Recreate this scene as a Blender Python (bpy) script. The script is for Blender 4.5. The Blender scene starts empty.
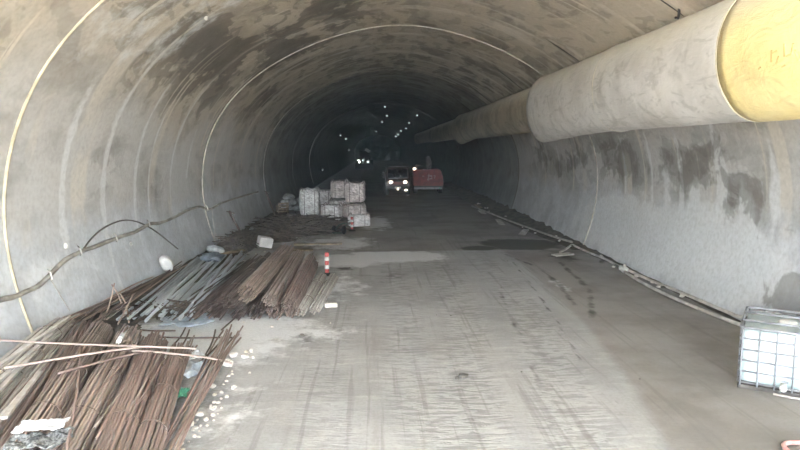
import bpy, bmesh, math, random
import numpy as np
from mathutils import Vector, Matrix, noise as mnoise

rnd = random.Random(7)
scene = bpy.context.scene
C = scene.collection

# ------------------------------------------------------------------ camera
CX, CH, FPX = -0.842, 3.0, 639.5
PITCH, YAW = math.radians(6.774), math.radians(2.296)
cam_d = bpy.data.cameras.new('camera')
cam_d.sensor_width = 36.0
cam_d.lens = FPX / 800 * 36
cam_d.clip_end = 500
cam = bpy.data.objects.new('camera', cam_d)
cam.location = (CX, 0, CH)
cam.rotation_euler = (math.pi / 2 - PITCH, 0, -YAW)
C.objects.link(cam)
scene.camera = cam

# ------------------------------------------------------------------ sky, sun, exposure
world = bpy.data.worlds.new('sky')
scene.world = world
world.use_nodes = True
bg = world.node_tree.nodes['Background']
bg.inputs['Color'].default_value = (0.80, 0.90, 1.0, 1)
bg.inputs['Strength'].default_value = 4.5
sun_d = bpy.data.lights.new('sun', 'SUN')
sun_d.energy = 27.0
sun_d.angle = math.radians(1.5)
sun_d.color = (1.0, 0.96, 0.91)
sun = bpy.data.objects.new('sun', sun_d)
sun.rotation_euler = (math.radians(-32), math.radians(10), 0)
sun.location = (0, 0, 40)
C.objects.link(sun)
vs = scene.view_settings
vs.view_transform = 'Standard'
vs.look = 'None'
vs.exposure = 2.75
vs.gamma = 1.0
vs.use_curve_mapping = False
scene.cycles.max_bounces = 10
scene.cycles.diffuse_bounces = 7
scene.cycles.glossy_bounces = 3
scene.cycles.use_denoising = True
scene.cycles.sample_clamp_indirect = 8.0

# ------------------------------------------------------------------ measuring helpers
def ray(px, py):
    d = [(px - 400) / FPX, 1.0, -(py - 225) / FPX]
    c, s = math.cos(PITCH), math.sin(PITCH)
    d = [d[0], d[1] * c + d[2] * s, -d[1] * s + d[2] * c]
    c, s = math.cos(YAW), math.sin(YAW)
    return Vector((d[0] * c + d[1] * s, -d[0] * s + d[1] * c, d[2]))

def fl(px, py, z=0.0):
    """the point of the level z seen at a photograph pixel"""
    d = ray(px, py)
    k = (z - CH) / d.z
    return Vector((CX + d.x * k, d.y * k, z))

def at(px, py, y):
    d = ray(px, py)
    k = y / d.y
    return Vector((CX + d.x * k, y, CH + d.z * k))

SEC = (5.918, -1.302, -0.18, 0.408, 0.22)
def rad(t):
    if t > math.pi / 2:
        t = math.pi - t
    return SEC[0] + SEC[1] * math.sin(t) + SEC[2] * math.cos(2 * t) + SEC[3] * math.sin(3 * t) + SEC[4] * math.cos(4 * t)
def sec_pt(t, off=0.0):
    r = rad(t) + off
    return r * math.cos(t), 2 + r * math.sin(t)
def wl(px, py, off=0.0):
    """the point of the lining seen at a photograph pixel"""
    d = ray(px, py)
    lo, hi = 1.0, 300.0
    for _ in range(50):
        m = (lo + hi) / 2
        x, z = CX + d.x * m, CH + d.z * m - 2
        if math.hypot(x, z) < rad(math.atan2(z, abs(x))) - off:
            lo = m
        else:
            hi = m
    return Vector((CX + d.x * lo, d.y * lo, CH + d.z * lo))

# ------------------------------------------------------------------ node helpers
def srgb(r, g, b):
    f = lambda c: (c / 255 / 12.92) if c / 255 <= 0.04045 else ((c / 255 + 0.055) / 1.055) ** 2.4
    return (f(r), f(g), f(b), 1)

class NT:
    def __init__(s, name):
        s.m = bpy.data.materials.new(name)
        s.m.use_nodes = True
        s.t = s.m.node_tree
        s.b = s.t.nodes['Principled BSDF']
        s.obj = s.t.nodes.new('ShaderNodeTexCoord').outputs['Object']
        s.geo = None
    def link(s, v, sock):
        if isinstance(v, bpy.types.NodeSocket):
            s.t.links.new(v, sock)
        elif v is not None:
            if sock.type == 'RGBA' and isinstance(v, (int, float)):
                v = (v, v, v, 1)
            sock.default_value = v
    def uv(s):
        n = s.t.nodes.new('ShaderNodeUVMap'); n.uv_map = 'UVMap'
        return n.outputs[0]
    def attr(s, name):
        n = s.t.nodes.new('ShaderNodeAttribute'); n.attribute_name = name
        return n
    def sep(s, v):
        n = s.t.nodes.new('ShaderNodeSeparateXYZ'); s.link(v, n.inputs[0]); return n.outputs
    def normal_z(s):
        n = s.t.nodes.new('ShaderNodeNewGeometry'); return s.sep(n.outputs['Normal'])[2]
    def rand(s):
        return s.t.nodes.new('ShaderNodeObjectInfo').outputs['Random']
    def scale(s, v, sc):
        n = s.t.nodes.new('ShaderNodeMapping'); s.link(v, n.inputs[0]); n.inputs['Scale'].default_value = sc
        return n.outputs[0]
    def noise(s, scale=5, detail=4, rough=0.55, vec=None, dist=0.0):
        n = s.t.nodes.new('ShaderNodeTexNoise'); s.link(vec or s.obj, n.inputs['Vector'])
        n.inputs['Scale'].default_value = scale; n.inputs['Detail'].default_value = detail
        n.inputs['Roughness'].default_value = rough; n.inputs['Distortion'].default_value = dist
        return n.outputs[0]
    def vor(s, scale=5, vec=None, feat='F1'):
        n = s.t.nodes.new('ShaderNodeTexVoronoi'); s.link(vec or s.obj, n.inputs['Vector'])
        n.inputs['Scale'].default_value = scale; n.feature = feat
        return n.outputs[0]
    def wave(s, scale, vec=None, dist=2.0, dscale=1.0, direction='Y'):
        n = s.t.nodes.new('ShaderNodeTexWave'); s.link(vec or s.obj, n.inputs['Vector'])
        n.bands_direction = direction
        n.inputs['Scale'].default_value = scale; n.inputs['Distortion'].default_value = dist
        n.inputs['Detail'].default_value = 3; n.inputs['Detail Scale'].default_value = dscale
        return n.outputs[1]
    def step(s, v, a, b, lo=0.0, hi=1.0):
        n = s.t.nodes.new('ShaderNodeMapRange'); n.interpolation_type = 'SMOOTHSTEP'
        s.link(v, n.inputs[0]); n.inputs[1].default_value = a; n.inputs[2].default_value = b
        n.inputs[3].default_value = lo; n.inputs[4].default_value = hi
        return n.outputs[0]
    def op(s, o, a, b=0.0):
        n = s.t.nodes.new('ShaderNodeMath'); n.operation = o
        s.link(a, n.inputs[0]); s.link(b, n.inputs[1]); return n.outputs[0]
    def mix(s, f, a, b, mode='MIX'):
        n = s.t.nodes.new('ShaderNodeMix'); n.data_type = 'RGBA'; n.blend_type = mode
        s.link(f, n.inputs[0]); s.link(a, n.inputs[6]); s.link(b, n.inputs[7]); return n.outputs[2]
    def col(s, v): s.link(v, s.b.inputs['Base Color'])
    def rough(s, v): s.link(v, s.b.inputs['Roughness'])
    def bump(s, h, strength=0.4, dist=0.02):
        n = s.t.nodes.new('ShaderNodeBump'); s.link(h, n.inputs['Height'])
        n.inputs['Strength'].default_value = strength; n.inputs['Distance'].default_value = dist
        s.t.links.new(n.outputs[0], s.b.inputs['Normal'])

def plain(name, a, b=None, rough=0.7, scale=8, metal=0.0, bump=0.0, bscale=30, detail=4, lo=0.35, hi=0.65, tint=0.0):
    n = NT(name)
    if b is None: b = tuple(c * 0.75 for c in a[:3]) + (1,)
    c = n.mix(n.step(n.noise(scale, detail), lo, hi), a, b)
    if tint:
        c = n.mix(n.step(n.rand(), 0, 1, 0, tint), c, (0.02, 0.015, 0.012, 1))
    n.col(c); n.rough(rough); n.b.inputs['Metallic'].default_value = metal
    if bump: n.bump(n.noise(bscale, 5), bump)
    return n.m

def emit(name, color, strength):
    n = NT(name); n.col(color); n.b.inputs['Emission Color'].default_value = color
    n.b.inputs['Emission Strength'].default_value = strength
    return n.m

# ------------------------------------------------------------------ materials
def mat_lining():
    n = NT('lining_concrete')
    p = n.sep(n.obj); z = p[2]; y = p[1]
    uv = n.uv()
    st = n.attr('stain'); ch = n.t.nodes.new('ShaderNodeSeparateColor'); n.link(st.outputs['Color'], ch.inputs[0])
    dark_m, light_m = ch.outputs[0], ch.outputs[1]
    def cen(v, k): return n.op('MULTIPLY', n.op('SUBTRACT', v, 0.5), k)
    warp = n.noise(0.35, 5, 0.62)
    upper = n.step(n.op('ADD', z, cen(warp, 3.6)), 3.0, 4.6)
    base = n.mix(upper, srgb(188, 186, 182), srgb(180, 169, 151))
    # cloudy mottling
    m1 = n.noise(0.9, 6, 0.62, n.scale(uv, (0.55, 1.0, 1)), 0.3)
    base = n.mix(n.step(m1, 0.47, 0.68, 0, 0.62), base, n.mix(upper, srgb(140, 136, 130), srgb(126, 116, 102)))
    # damp, rough patches with sharp outlines, along the shutter bands
    b1 = n.noise(0.85, 5, 0.58, n.scale(uv, (0.6, 1.0, 1)), 0.4)
    lines = n.noise(1.0, 3, 0.55, n.scale(uv, (2.2, 0.45, 1)))
    bl = n.op('ADD', n.op('ADD', n.op('MULTIPLY', b1, 0.8), n.op('MULTIPLY', lines, 0.2)), n.op('MULTIPLY', dark_m, 0.10))
    amt = n.op('MINIMUM', n.op('ADD', n.op('MULTIPLY', upper, 0.42), n.op('MULTIPLY', dark_m, 0.6)), 0.85)
    base = n.mix(n.op('MULTIPLY', n.step(bl, 0.535, 0.565), amt), base, srgb(88, 80, 70))
    base = n.mix(n.op('MULTIPLY', n.step(n.noise(1.9, 4, 0.55, n.scale(uv, (0.6, 1.0, 1)), 0.4), 0.55, 0.58), n.op('MULTIPLY', amt, 0.7)), base, srgb(84, 78, 70))
    # pale shutter streaks running around the lining
    s1 = n.noise(1.0, 2, 0.5, n.scale(uv, (1.1, 0.05, 1)))
    brk = n.step(n.noise(0.8, 5, 0.6, n.scale(uv, (1.0, 0.6, 1))), 0.40, 0.58)
    base = n.mix(n.op('MULTIPLY', n.op('MULTIPLY', n.step(s1, 0.545, 0.60), brk), 0.72), base, srgb(208, 200, 186))
    s2 = n.noise(1.0, 2, 0.5, n.scale(uv, (4.4, 0.10, 1)))
    base = n.mix(n.op('MULTIPLY', n.op('MULTIPLY', n.step(s2, 0.635, 0.665), n.step(b1, 0.40, 0.55)), 0.65), base, srgb(214, 204, 186))
    # smoother pale band at the foot of the walls, splashed
    foot = n.step(n.op('ADD', z, cen(n.noise(0.6, 6, 0.62), 2.0)), 2.0, 1.35)
    base = n.mix(n.op('MULTIPLY', foot, 0.85), base, n.mix(n.step(n.noise(1.3, 6, 0.62), 0.35, 0.65), srgb(202, 205, 208), srgb(176, 179, 182)))
    base = n.mix(n.op('MULTIPLY', n.step(n.op('ADD', light_m, cen(n.noise(1.4, 6, 0.65), 1.4)), 0.30, 0.60), 0.75), base, srgb(213, 214, 213))
    d2 = n.step(n.op('ADD', dark_m, cen(n.noise(1.1, 6, 0.62, None, 0.6), 2.2)), 0.62, 0.80)
    base = n.mix(n.op('MULTIPLY', d2, 0.55), base, srgb(92, 86, 78))
    fine = n.noise(12, 5, 0.65)
    base = n.mix(n.step(fine, 0.35, 0.75, 0.0, 0.30), base, srgb(128, 122, 112))
    # darker concrete past the third joint; light fading with depth painted in as a ramp
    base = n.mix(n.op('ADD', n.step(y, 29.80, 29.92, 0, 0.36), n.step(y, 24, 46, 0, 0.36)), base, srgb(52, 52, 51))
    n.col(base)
    n.rough(n.step(n.noise(1.2, 4), 0.3, 0.7, 0.62, 0.85))
    n.bump(n.op('ADD', n.op('MULTIPLY', n.noise(9, 6, 0.6), 0.4), n.op('ADD', b1, n.op('MULTIPLY', lines, 0.4))), 0.3, 0.05)
    return n.m

def mat_floor():
    n = NT('floor_mud_concrete')
    a = n.attr('wear'); ch = n.t.nodes.new('ShaderNodeSeparateColor'); n.link(a.outputs['Color'], ch.inputs[0])
    dark, light, tread = ch.outputs
    far = n.attr('far').outputs['Fac']
    big = n.noise(0.5, 6, 0.62)
    fine = n.noise(5, 7, 0.7)
    vfine = n.noise(26, 4, 0.7)
    strip = n.noise(1.0, 4, 0.6, n.scale(n.obj, (5.0, 0.35, 1)))
    cross = n.noise(1.0, 4, 0.65, n.scale(n.obj, (1.4, 7.0, 1)))
    c = n.mix(n.step(big, 0.35, 0.65), srgb(170, 168, 166), srgb(150, 148, 145))
    c = n.mix(n.step(strip, 0.5, 0.75, 0, 0.40), c, srgb(126, 121, 115))
    c = n.mix(n.step(cross, 0.52, 0.72, 0, 0.45), c, srgb(192, 189, 182))
    # brown damp soil right of the wheel tracks and past the slab edge
    c = n.mix(n.step(n.op('ADD', far, n.op('MULTIPLY', n.op('SUBTRACT', fine, 0.5), 0.25)), 0.35, 0.65, 0, 0.85), c, n.mix(n.step(big, 0.4, 0.65), srgb(146, 140, 134), srgb(122, 116, 110)))
    lug = n.noise(1.0, 4, 0.62, n.scale(n.obj, (3.4, 14.0, 1)), 0.7)
    lug = n.step(lug, 0.42, 0.60)
    c = n.mix(n.op('MULTIPLY', tread, n.op('MULTIPLY', lug, 0.35)), c, srgb(194, 192, 187))
    c = n.mix(n.op('MULTIPLY', tread, n.step(lug, 0.5, 0.0, 0, 0.35)), c, srgb(112, 109, 104))
    rut = n.noise(1.0, 3, 0.6, n.scale(n.obj, (9.0, 0.22, 1)))
    c = n.mix(n.op('MULTIPLY', n.step(rut, 0.56, 0.66), 0.35), c, srgb(112, 108, 103))
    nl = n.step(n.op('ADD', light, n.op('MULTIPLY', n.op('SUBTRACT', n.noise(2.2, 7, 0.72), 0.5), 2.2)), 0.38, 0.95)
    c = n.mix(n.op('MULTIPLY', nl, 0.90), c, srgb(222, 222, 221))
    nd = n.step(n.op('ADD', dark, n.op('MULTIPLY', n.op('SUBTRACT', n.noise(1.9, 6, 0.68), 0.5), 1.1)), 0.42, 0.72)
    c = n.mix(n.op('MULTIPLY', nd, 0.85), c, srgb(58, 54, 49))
    c = n.mix(n.step(vfine, 0.4, 0.7, 0, 0.22), c, srgb(110, 104, 96))
    n.col(c)
    n.rough(0.88)
    n.b.inputs['Specular IOR Level'].default_value = 0.25
    h = n.op('ADD', n.op('MULTIPLY', fine, 0.6), n.op('MULTIPLY', n.op('MULTIPLY', lug, tread), 1.1))
    h = n.op('ADD', h, n.op('MULTIPLY', cross, 0.5))
    n.bump(n.op('ADD', h, n.op('MULTIPLY', vfine, 0.3)), 0.4, 0.02)
    return n.m

def mat_rod(name, a, b, dust):
    n = NT(name)
    c = n.mix(n.step(n.noise(9, 4), 0.35, 0.65), a, b)
    c = n.mix(n.step(n.rand(), 0.0, 1.0, 0, 0.55), c, srgb(52, 40, 36))
    dm = n.op('MULTIPLY', n.step(n.noise(2.3, 4), 0.35, 0.7), dust)
    c = n.mix(dm, c, srgb(190, 178, 166))
    n.col(c); n.rough(0.75); n.b.inputs['Metallic'].default_value = 0.0
    return n.m

def mat_duct(name, a, b, dirt, dirt_amt):
    n = NT(name)
    uv = n.uv()
    c = n.mix(n.step(n.noise(1.2, 5, 0.6), 0.35, 0.7), a, b)
    w = n.noise(1.0, 6, 0.65, n.scale(uv, (1.4, 1.0, 1)), 0.8)
    c = n.mix(n.step(w, 0.50, 0.72, 0, dirt_amt), c, dirt)
    wr = n.noise(1.0, 5, 0.6, n.scale(uv, (2.0, 5.0, 1)), 1.5)
    c = n.mix(n.step(wr, 0.55, 0.62, 0, dirt_amt * 0.55), c, dirt)
    dust = n.step(n.op('ADD', n.normal_z(), n.op('MULTIPLY', n.noise(1.5, 4), 0.4)), 0.25, 0.95, 0, 0.75)  # dust together with overexposed top light, painted where the cloth faces up
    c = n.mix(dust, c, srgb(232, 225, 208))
    n.col(c); n.rough(0.62)
    n.bump(n.op('ADD', n.noise(3.0, 6, 0.65, None, 0.8), n.op('MULTIPLY', wr, 0.8)), 0.5, 0.03)
    return n.m

M = {}
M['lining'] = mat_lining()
M['floor'] = mat_floor()
M['ground'] = plain('outside_ground', srgb(184, 177, 164), srgb(162, 155, 143), 0.9, 0.4)
M['rock'] = plain('rock_face', srgb(56, 56, 54), srgb(38, 38, 37), 0.9, 1.2, bump=0.6, bscale=3)
M['seam'] = plain('joint_mortar', srgb(196, 190, 178), srgb(150, 142, 128), 0.8, 4)
M['seam_dull'] = plain('dull_joint_mortar', srgb(128, 120, 106), srgb(96, 90, 80), 0.8, 4)
M['seam_rope'] = plain('joint_rope', srgb(186, 176, 152), srgb(156, 146, 124), 0.8, 5)
M['rust'] = mat_rod('rusty_steel', srgb(160, 130, 120), srgb(124, 98, 90), 0.5)
M['rust_dusty'] = mat_rod('dusty_rusty_steel', srgb(182, 160, 150), srgb(144, 122, 114), 0.75)
M['rod_pale'] = mat_rod('dust_covered_steel', srgb(222, 218, 212), srgb(184, 178, 172), 0.8)
M['rust_dark'] = mat_rod('dark_rusty_steel', srgb(104, 82, 74), srgb(74, 58, 52), 0.2)
M['rod_clay'] = mat_rod('clay_caked_steel', srgb(172, 148, 132), srgb(134, 112, 98), 0.5)
M['galv'] = plain('galvanised_pipe', srgb(206, 211, 215), srgb(174, 180, 186), 0.55, 3, 0.0, tint=0.35)
M['wire'] = plain('tie_wire', srgb(128, 112, 100), None, 0.6)
M['dirt'] = plain('dark_soil', srgb(96, 86, 76), srgb(62, 56, 50), 0.95, 4, bump=0.8, bscale=14)
M['dirt_pale'] = plain('dusty_soil', srgb(150, 144, 136), srgb(104, 96, 88), 0.95, 3, bump=0.8, bscale=14)
M['twig'] = plain('scrap_wire', srgb(98, 86, 74), srgb(60, 52, 46), 0.8, 5)
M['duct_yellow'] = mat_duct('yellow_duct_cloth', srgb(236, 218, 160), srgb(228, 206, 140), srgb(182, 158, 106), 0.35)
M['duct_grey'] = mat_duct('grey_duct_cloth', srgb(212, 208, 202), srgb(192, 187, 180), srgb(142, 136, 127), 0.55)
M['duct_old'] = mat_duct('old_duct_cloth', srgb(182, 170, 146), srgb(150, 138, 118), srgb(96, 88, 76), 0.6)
M['cord'] = plain('duct_cord', srgb(222, 214, 190), None, 0.7)
M['cable'] = plain('grey_cable', srgb(168, 162, 150), srgb(126, 120, 110), 0.7, 3)
M['cable_dark'] = plain('dark_cable', srgb(108, 102, 94), srgb(82, 78, 72), 0.7, 3)
M['pipe'] = plain('pale_pipe', srgb(202, 198, 188), srgb(158, 152, 142), 0.6, 3)
M['white'] = plain('white_plastic', srgb(214, 212, 206), srgb(188, 186, 180), 0.5, 4)
M['red'] = plain('red_plastic', srgb(196, 92, 86), srgb(176, 72, 68), 0.6, 4)
M['black'] = plain('black_rubber', srgb(34, 34, 36), srgb(24, 24, 24), 0.8, 6)
def mat_bag(name, a, b):
    n = NT(name)
    v = n.vor(7.0, n.scale(n.obj, (1, 1, 1.6)))
    c = n.mix(n.step(n.noise(4, 6, 0.65), 0.38, 0.62), a, b)
    c = n.mix(n.step(v, 0.35, 0.65, 0, 0.22), c, srgb(112, 104, 98))
    n.col(c); n.rough(0.85); n.bump(n.op('SUBTRACT', n.noise(9, 5), v), 0.8, 0.06)
    return n.m
M['bag'] = mat_bag('woven_bag', srgb(242, 240, 236), srgb(206, 201, 196))
M['bag_pink'] = mat_bag('woven_bag_dusty', srgb(238, 228, 222), srgb(196, 184, 176))
M['sack'] = plain('small_sack', srgb(190, 194, 190), srgb(138, 142, 138), 0.8, 5, bump=0.5, bscale=9)
M['cloth_grey'] = plain('mottled_cloth', srgb(150, 150, 148), srgb(70, 70, 68), 0.9, 40)
M['strap'] = plain('bag_strap', srgb(150, 140, 132), None, 0.8)
M['tank'] = plain('tank_plastic', srgb(184, 194, 193), srgb(166, 180, 180), 0.4, 3)
M['cage'] = plain('cage_steel', srgb(150, 150, 154), srgb(120, 120, 122), 0.5, 6, 0.0)
M['skid'] = plain('skid_steel', srgb(92, 86, 82), srgb(64, 58, 54), 0.6, 6, 0.3)
M['stone'] = plain('pale_stone', srgb(222, 216, 206), srgb(184, 176, 166), 0.9, 9, bump=0.5, bscale=30)
M['stone_dark'] = plain('dark_stone', srgb(104, 98, 90), srgb(76, 70, 64), 0.9, 9, bump=0.5)
M['film'] = plain('plastic_film', srgb(186, 194, 202), srgb(150, 160, 170), 0.4, 9)
M['film_dull'] = plain('dull_tarp', srgb(120, 128, 136), srgb(86, 92, 100), 0.6, 6)
M['film_white'] = plain('white_film', srgb(232, 232, 230), srgb(196, 200, 204), 0.4, 9)
M['green'] = plain('green_film', srgb(84, 160, 128), srgb(60, 126, 100), 0.5, 9)
M['yellow'] = plain('yellow_film', srgb(210, 200, 70), srgb(180, 166, 50), 0.5, 9)
M['wood'] = plain('weathered_board', srgb(150, 134, 112), srgb(112, 98, 80), 0.85, 6)
M['truck_dark'] = plain('truck_paint', srgb(78, 50, 46), srgb(58, 40, 37), 0.4, 4)
M['steel_dark'] = plain('dark_steel', srgb(58, 56, 54), srgb(40, 38, 38), 0.6, 4, 0.2)
M['glass'] = plain('dark_glass', srgb(30, 34, 36), srgb(24, 26, 28), 0.1, 4)
M['machine_red'] = plain('machine_red', srgb(136, 52, 44), srgb(104, 42, 36), 0.6, 3)
M['grey_metal'] = plain('grey_metal', srgb(150, 150, 148), srgb(116, 116, 114), 0.5, 4, 0.2)
M['lamp_warm'] = emit('headlamp_glow', (1.0, 0.84, 0.66, 1), 1.0)
M['lamp_cool'] = emit('worklamp_glow', (0.92, 1.0, 0.9, 1), 6.0)
M['lamp_dim'] = emit('ceiling_lamp_glow', (0.85, 0.97, 1.0, 1), 0.25)

# ------------------------------------------------------------------ object helpers
def mesh(name, bm, mat, smooth=False):
    me = bpy.data.meshes.new(name)
    bmesh.ops.recalc_face_normals(bm, faces=bm.faces[:])
    bm.to_mesh(me); bm.free()
    if mat: me.materials.append(M[mat])
    if smooth: me.polygons.foreach_set('use_smooth', [True] * len(me.polygons))
    return me
def obj(name, bm, mat, parent=None, smooth=False):
    me = bm if isinstance(bm, bpy.types.Mesh) else mesh(name, bm, mat, smooth)
    o = bpy.data.objects.new(name, me)
    C.objects.link(o); o.parent = parent
    return o
def tag(o, label, cat, group=None, kind=None):
    o['label'] = label; o['category'] = cat
    if group: o['group'] = group
    if kind: o['kind'] = kind
    return o
def thing(name, label, cat, loc=(0, 0, 0), rotz=0.0, group=None):
    o = bpy.data.objects.new(name, None); C.objects.link(o)
    o.location = loc; o.rotation_euler = (0, 0, rotz); o.empty_display_size = 0.2
    return tag(o, label, cat, group)
def struct(o):
    o['kind'] = 'structure'; return o

def add_box(bm, c, s, rot=None, bevel=0.0):
    r = bmesh.ops.create_cube(bm, size=1.0)
    vs_ = r['verts']
    bmesh.ops.scale(bm, vec=s, verts=vs_)
    if bevel:
        es = list({e for v in vs_ for e in v.link_edges})
        r2 = bmesh.ops.bevel(bm, geom=es, offset=bevel, segments=2, affect='EDGES', profile=0.5)
        vs_ = list({v for f in r2['faces'] for v in f.verts} | {v for v in vs_ if v.is_valid})
    if rot is not None: bmesh.ops.rotate(bm, cent=(0, 0, 0), matrix=rot, verts=vs_)
    bmesh.ops.translate(bm, vec=c, verts=vs_)
    return vs_
def box(c, s, rot=None, bevel=0.0):
    bm = bmesh.new(); add_box(bm, c, s, rot, bevel); return bm
def add_tube(bm, pts, r, sides=8, cap=True):
    pts = [Vector(p) for p in pts]
    rr = r if isinstance(r, (list, tuple)) else [r] * len(pts)
    rings = []
    up = Vector((0, 0, 1))
    prev = None
    for i, p in enumerate(pts):
        d = (pts[min(i + 1, len(pts) - 1)] - pts[max(i - 1, 0)])
        if d.length < 1e-9: d = Vector((0, 1, 0))
        d.normalize()
        if prev is None:
            a = d.cross(up)
            if a.length < 1e-3: a = d.cross(Vector((1, 0, 0)))
        else:
            a = prev - d * prev.dot(d)
        a.normalize(); b = d.cross(a); prev = a
        rings.append([bm.verts.new(p + (a * math.cos(2 * math.pi * k / sides) + b * math.sin(2 * math.pi * k / sides)) * rr[i]) for k in range(sides)])
    for i in range(len(rings) - 1):
        for k in range(sides):
            bm.faces.new((rings[i][k], rings[i][(k + 1) % sides], rings[i + 1][(k + 1) % sides], rings[i + 1][k]))
    if cap:
        bm.faces.new(rings[0]); bm.faces.new(rings[-1])
def tube(pts, r, sides=8, cap=True):
    bm = bmesh.new(); add_tube(bm, pts, r, sides, cap); return bm
def spline(pts, n=8):
    pts = [Vector(p) for p in pts]; out = []
    for i in range(len(pts) - 1):
        p0, p1, p2, p3 = pts[max(i - 1, 0)], pts[i], pts[i + 1], pts[min(i + 2, len(pts) - 1)]
        for k in range(n):
            t = k / n
            out.append(0.5 * (2 * p1 + (p2 - p0) * t + (2 * p0 - 5 * p1 + 4 * p2 - p3) * t * t + (3 * p1 - p0 - 3 * p2 + p3) * t ** 3))
    out.append(pts[-1]); return out
def torus_pts(r, n=24, plane='yz'):
    return [(0, r * math.cos(2 * math.pi * k / n), r * math.sin(2 * math.pi * k / n)) for k in range(n + 1)]
def lathe(profile, n=20):
    """profile of (radius, z)"""
    bm = bmesh.new(); rings = []
    for r, z in profile:
        rings.append([bm.verts.new((r * math.cos(2 * math.pi * k / n), r * math.sin(2 * math.pi * k / n), z)) for k in range(n)])
    for a, b in zip(rings, rings[1:]):
        for k in range(n):
            bm.faces.new((a[k], a[(k + 1) % n], b[(k + 1) % n], b[k]))
    bm.faces.new(rings[0]); bm.faces.new(rings[-1])
    return bm
def nz(x, y, z=0.0):
    return mnoise.noise(Vector((x, y, z)))
def fbm(x, y, z=0.0):
    return nz(x, y, z) + 0.5 * nz(2.1 * x, 2.1 * y, z + 5) + 0.25 * nz(4.3 * x, 4.3 * y, z + 9)
def blob(size, seed, sub=2, rough=0.25, freq=1.6, square=0.0):
    bm = bmesh.new()
    bmesh.ops.create_icosphere(bm, subdivisions=sub, radius=1.0)
    for v in bm.verts:
        d = v.co.normalized()
        if square:
            m = (abs(d.x) ** square + abs(d.y) ** square + abs(d.z) ** square) ** (-1.0 / square)
            p = d * m
        else:
            p = d.copy()
        k = 1 + rough * fbm(d.x * freq + seed * 3.1, d.y * freq + seed, d.z * freq)
        v.co = Vector((p.x * size[0] * k, p.y * size[1] * k, p.z * size[2] * k))
    return bm
def seat_z(me):
    return -min(v.co.z for v in me.vertices)

# ================================================================== STRUCTURE
MOUTH, END = -3.2, 170.0
JOINTS = [9.0, 19.24, 29.86, 40.4, 50.9, 61.4, 71.9, 82.4, 92.9, 103.4, 113.9]
T0 = math.atan2(-2.06, 5.55)
SPLIT = 0.40

STAINS = [  # y, signed arc angle t, radius y, radius t, dark, light
    (15.0, math.pi - 0.62, 3.6, 0.22, 1.0, 0), (18.0, math.pi - 0.85, 3.2, 0.25, 1.0, 0), (22.5, math.pi - 0.62, 3.0, 0.2, 0.6, 0),
    (16.0, math.pi - 1.15, 3.5, 0.2, 0.8, 0), (12.2, math.pi - 0.10, 0.9, 0.10, 0.55, 0), (15.0, math.pi - 0.02, 0.8, 0.10, 0.55, 0),
    (17.5, 0.12, 3.0, 0.14, 1.0, 0), (13.5, 0.10, 2.2, 0.14, 0.9, 0), (11.8, 0.02, 1.2, 0.12, 0.8, 0), (21, 0.10, 2.5, 0.16, 0.8, 0),
    (25, 0.10, 3.0, 0.14, 0.7, 0), (9.6, -0.23, 0.7, 0.09, 1.3, 0), (10.4, -0.06, 1.0, 0.06, 0.7, 0),
    (26, 0.9, 5, 0.3, 0.5, 0), (28, 1.6, 6, 0.5, 0.35, 0), (34, math.pi - 0.3, 5, 0.4, 0.5, 0),
    (12.6, -0.18, 2.6, 0.13, 0, 1.7), (16.5, -0.19, 3.8, 0.13, 0, 1.6), (11.3, -0.05, 0.35, 0.13, 0, 0.9), (13.3, -0.02, 0.3, 0.12, 0, 0.7), (14.6, 0.0, 0.25, 0.12, 0, 0.6),
    (10.0, math.pi + 0.16, 3.5, 0.10, 0, 0.5), (12, math.pi - 0.8, 1.0, 0.5, 0, 0.5), (10.0, math.pi - 0.7, 2.0, 0.4, 0, 0.45),
]
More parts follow.
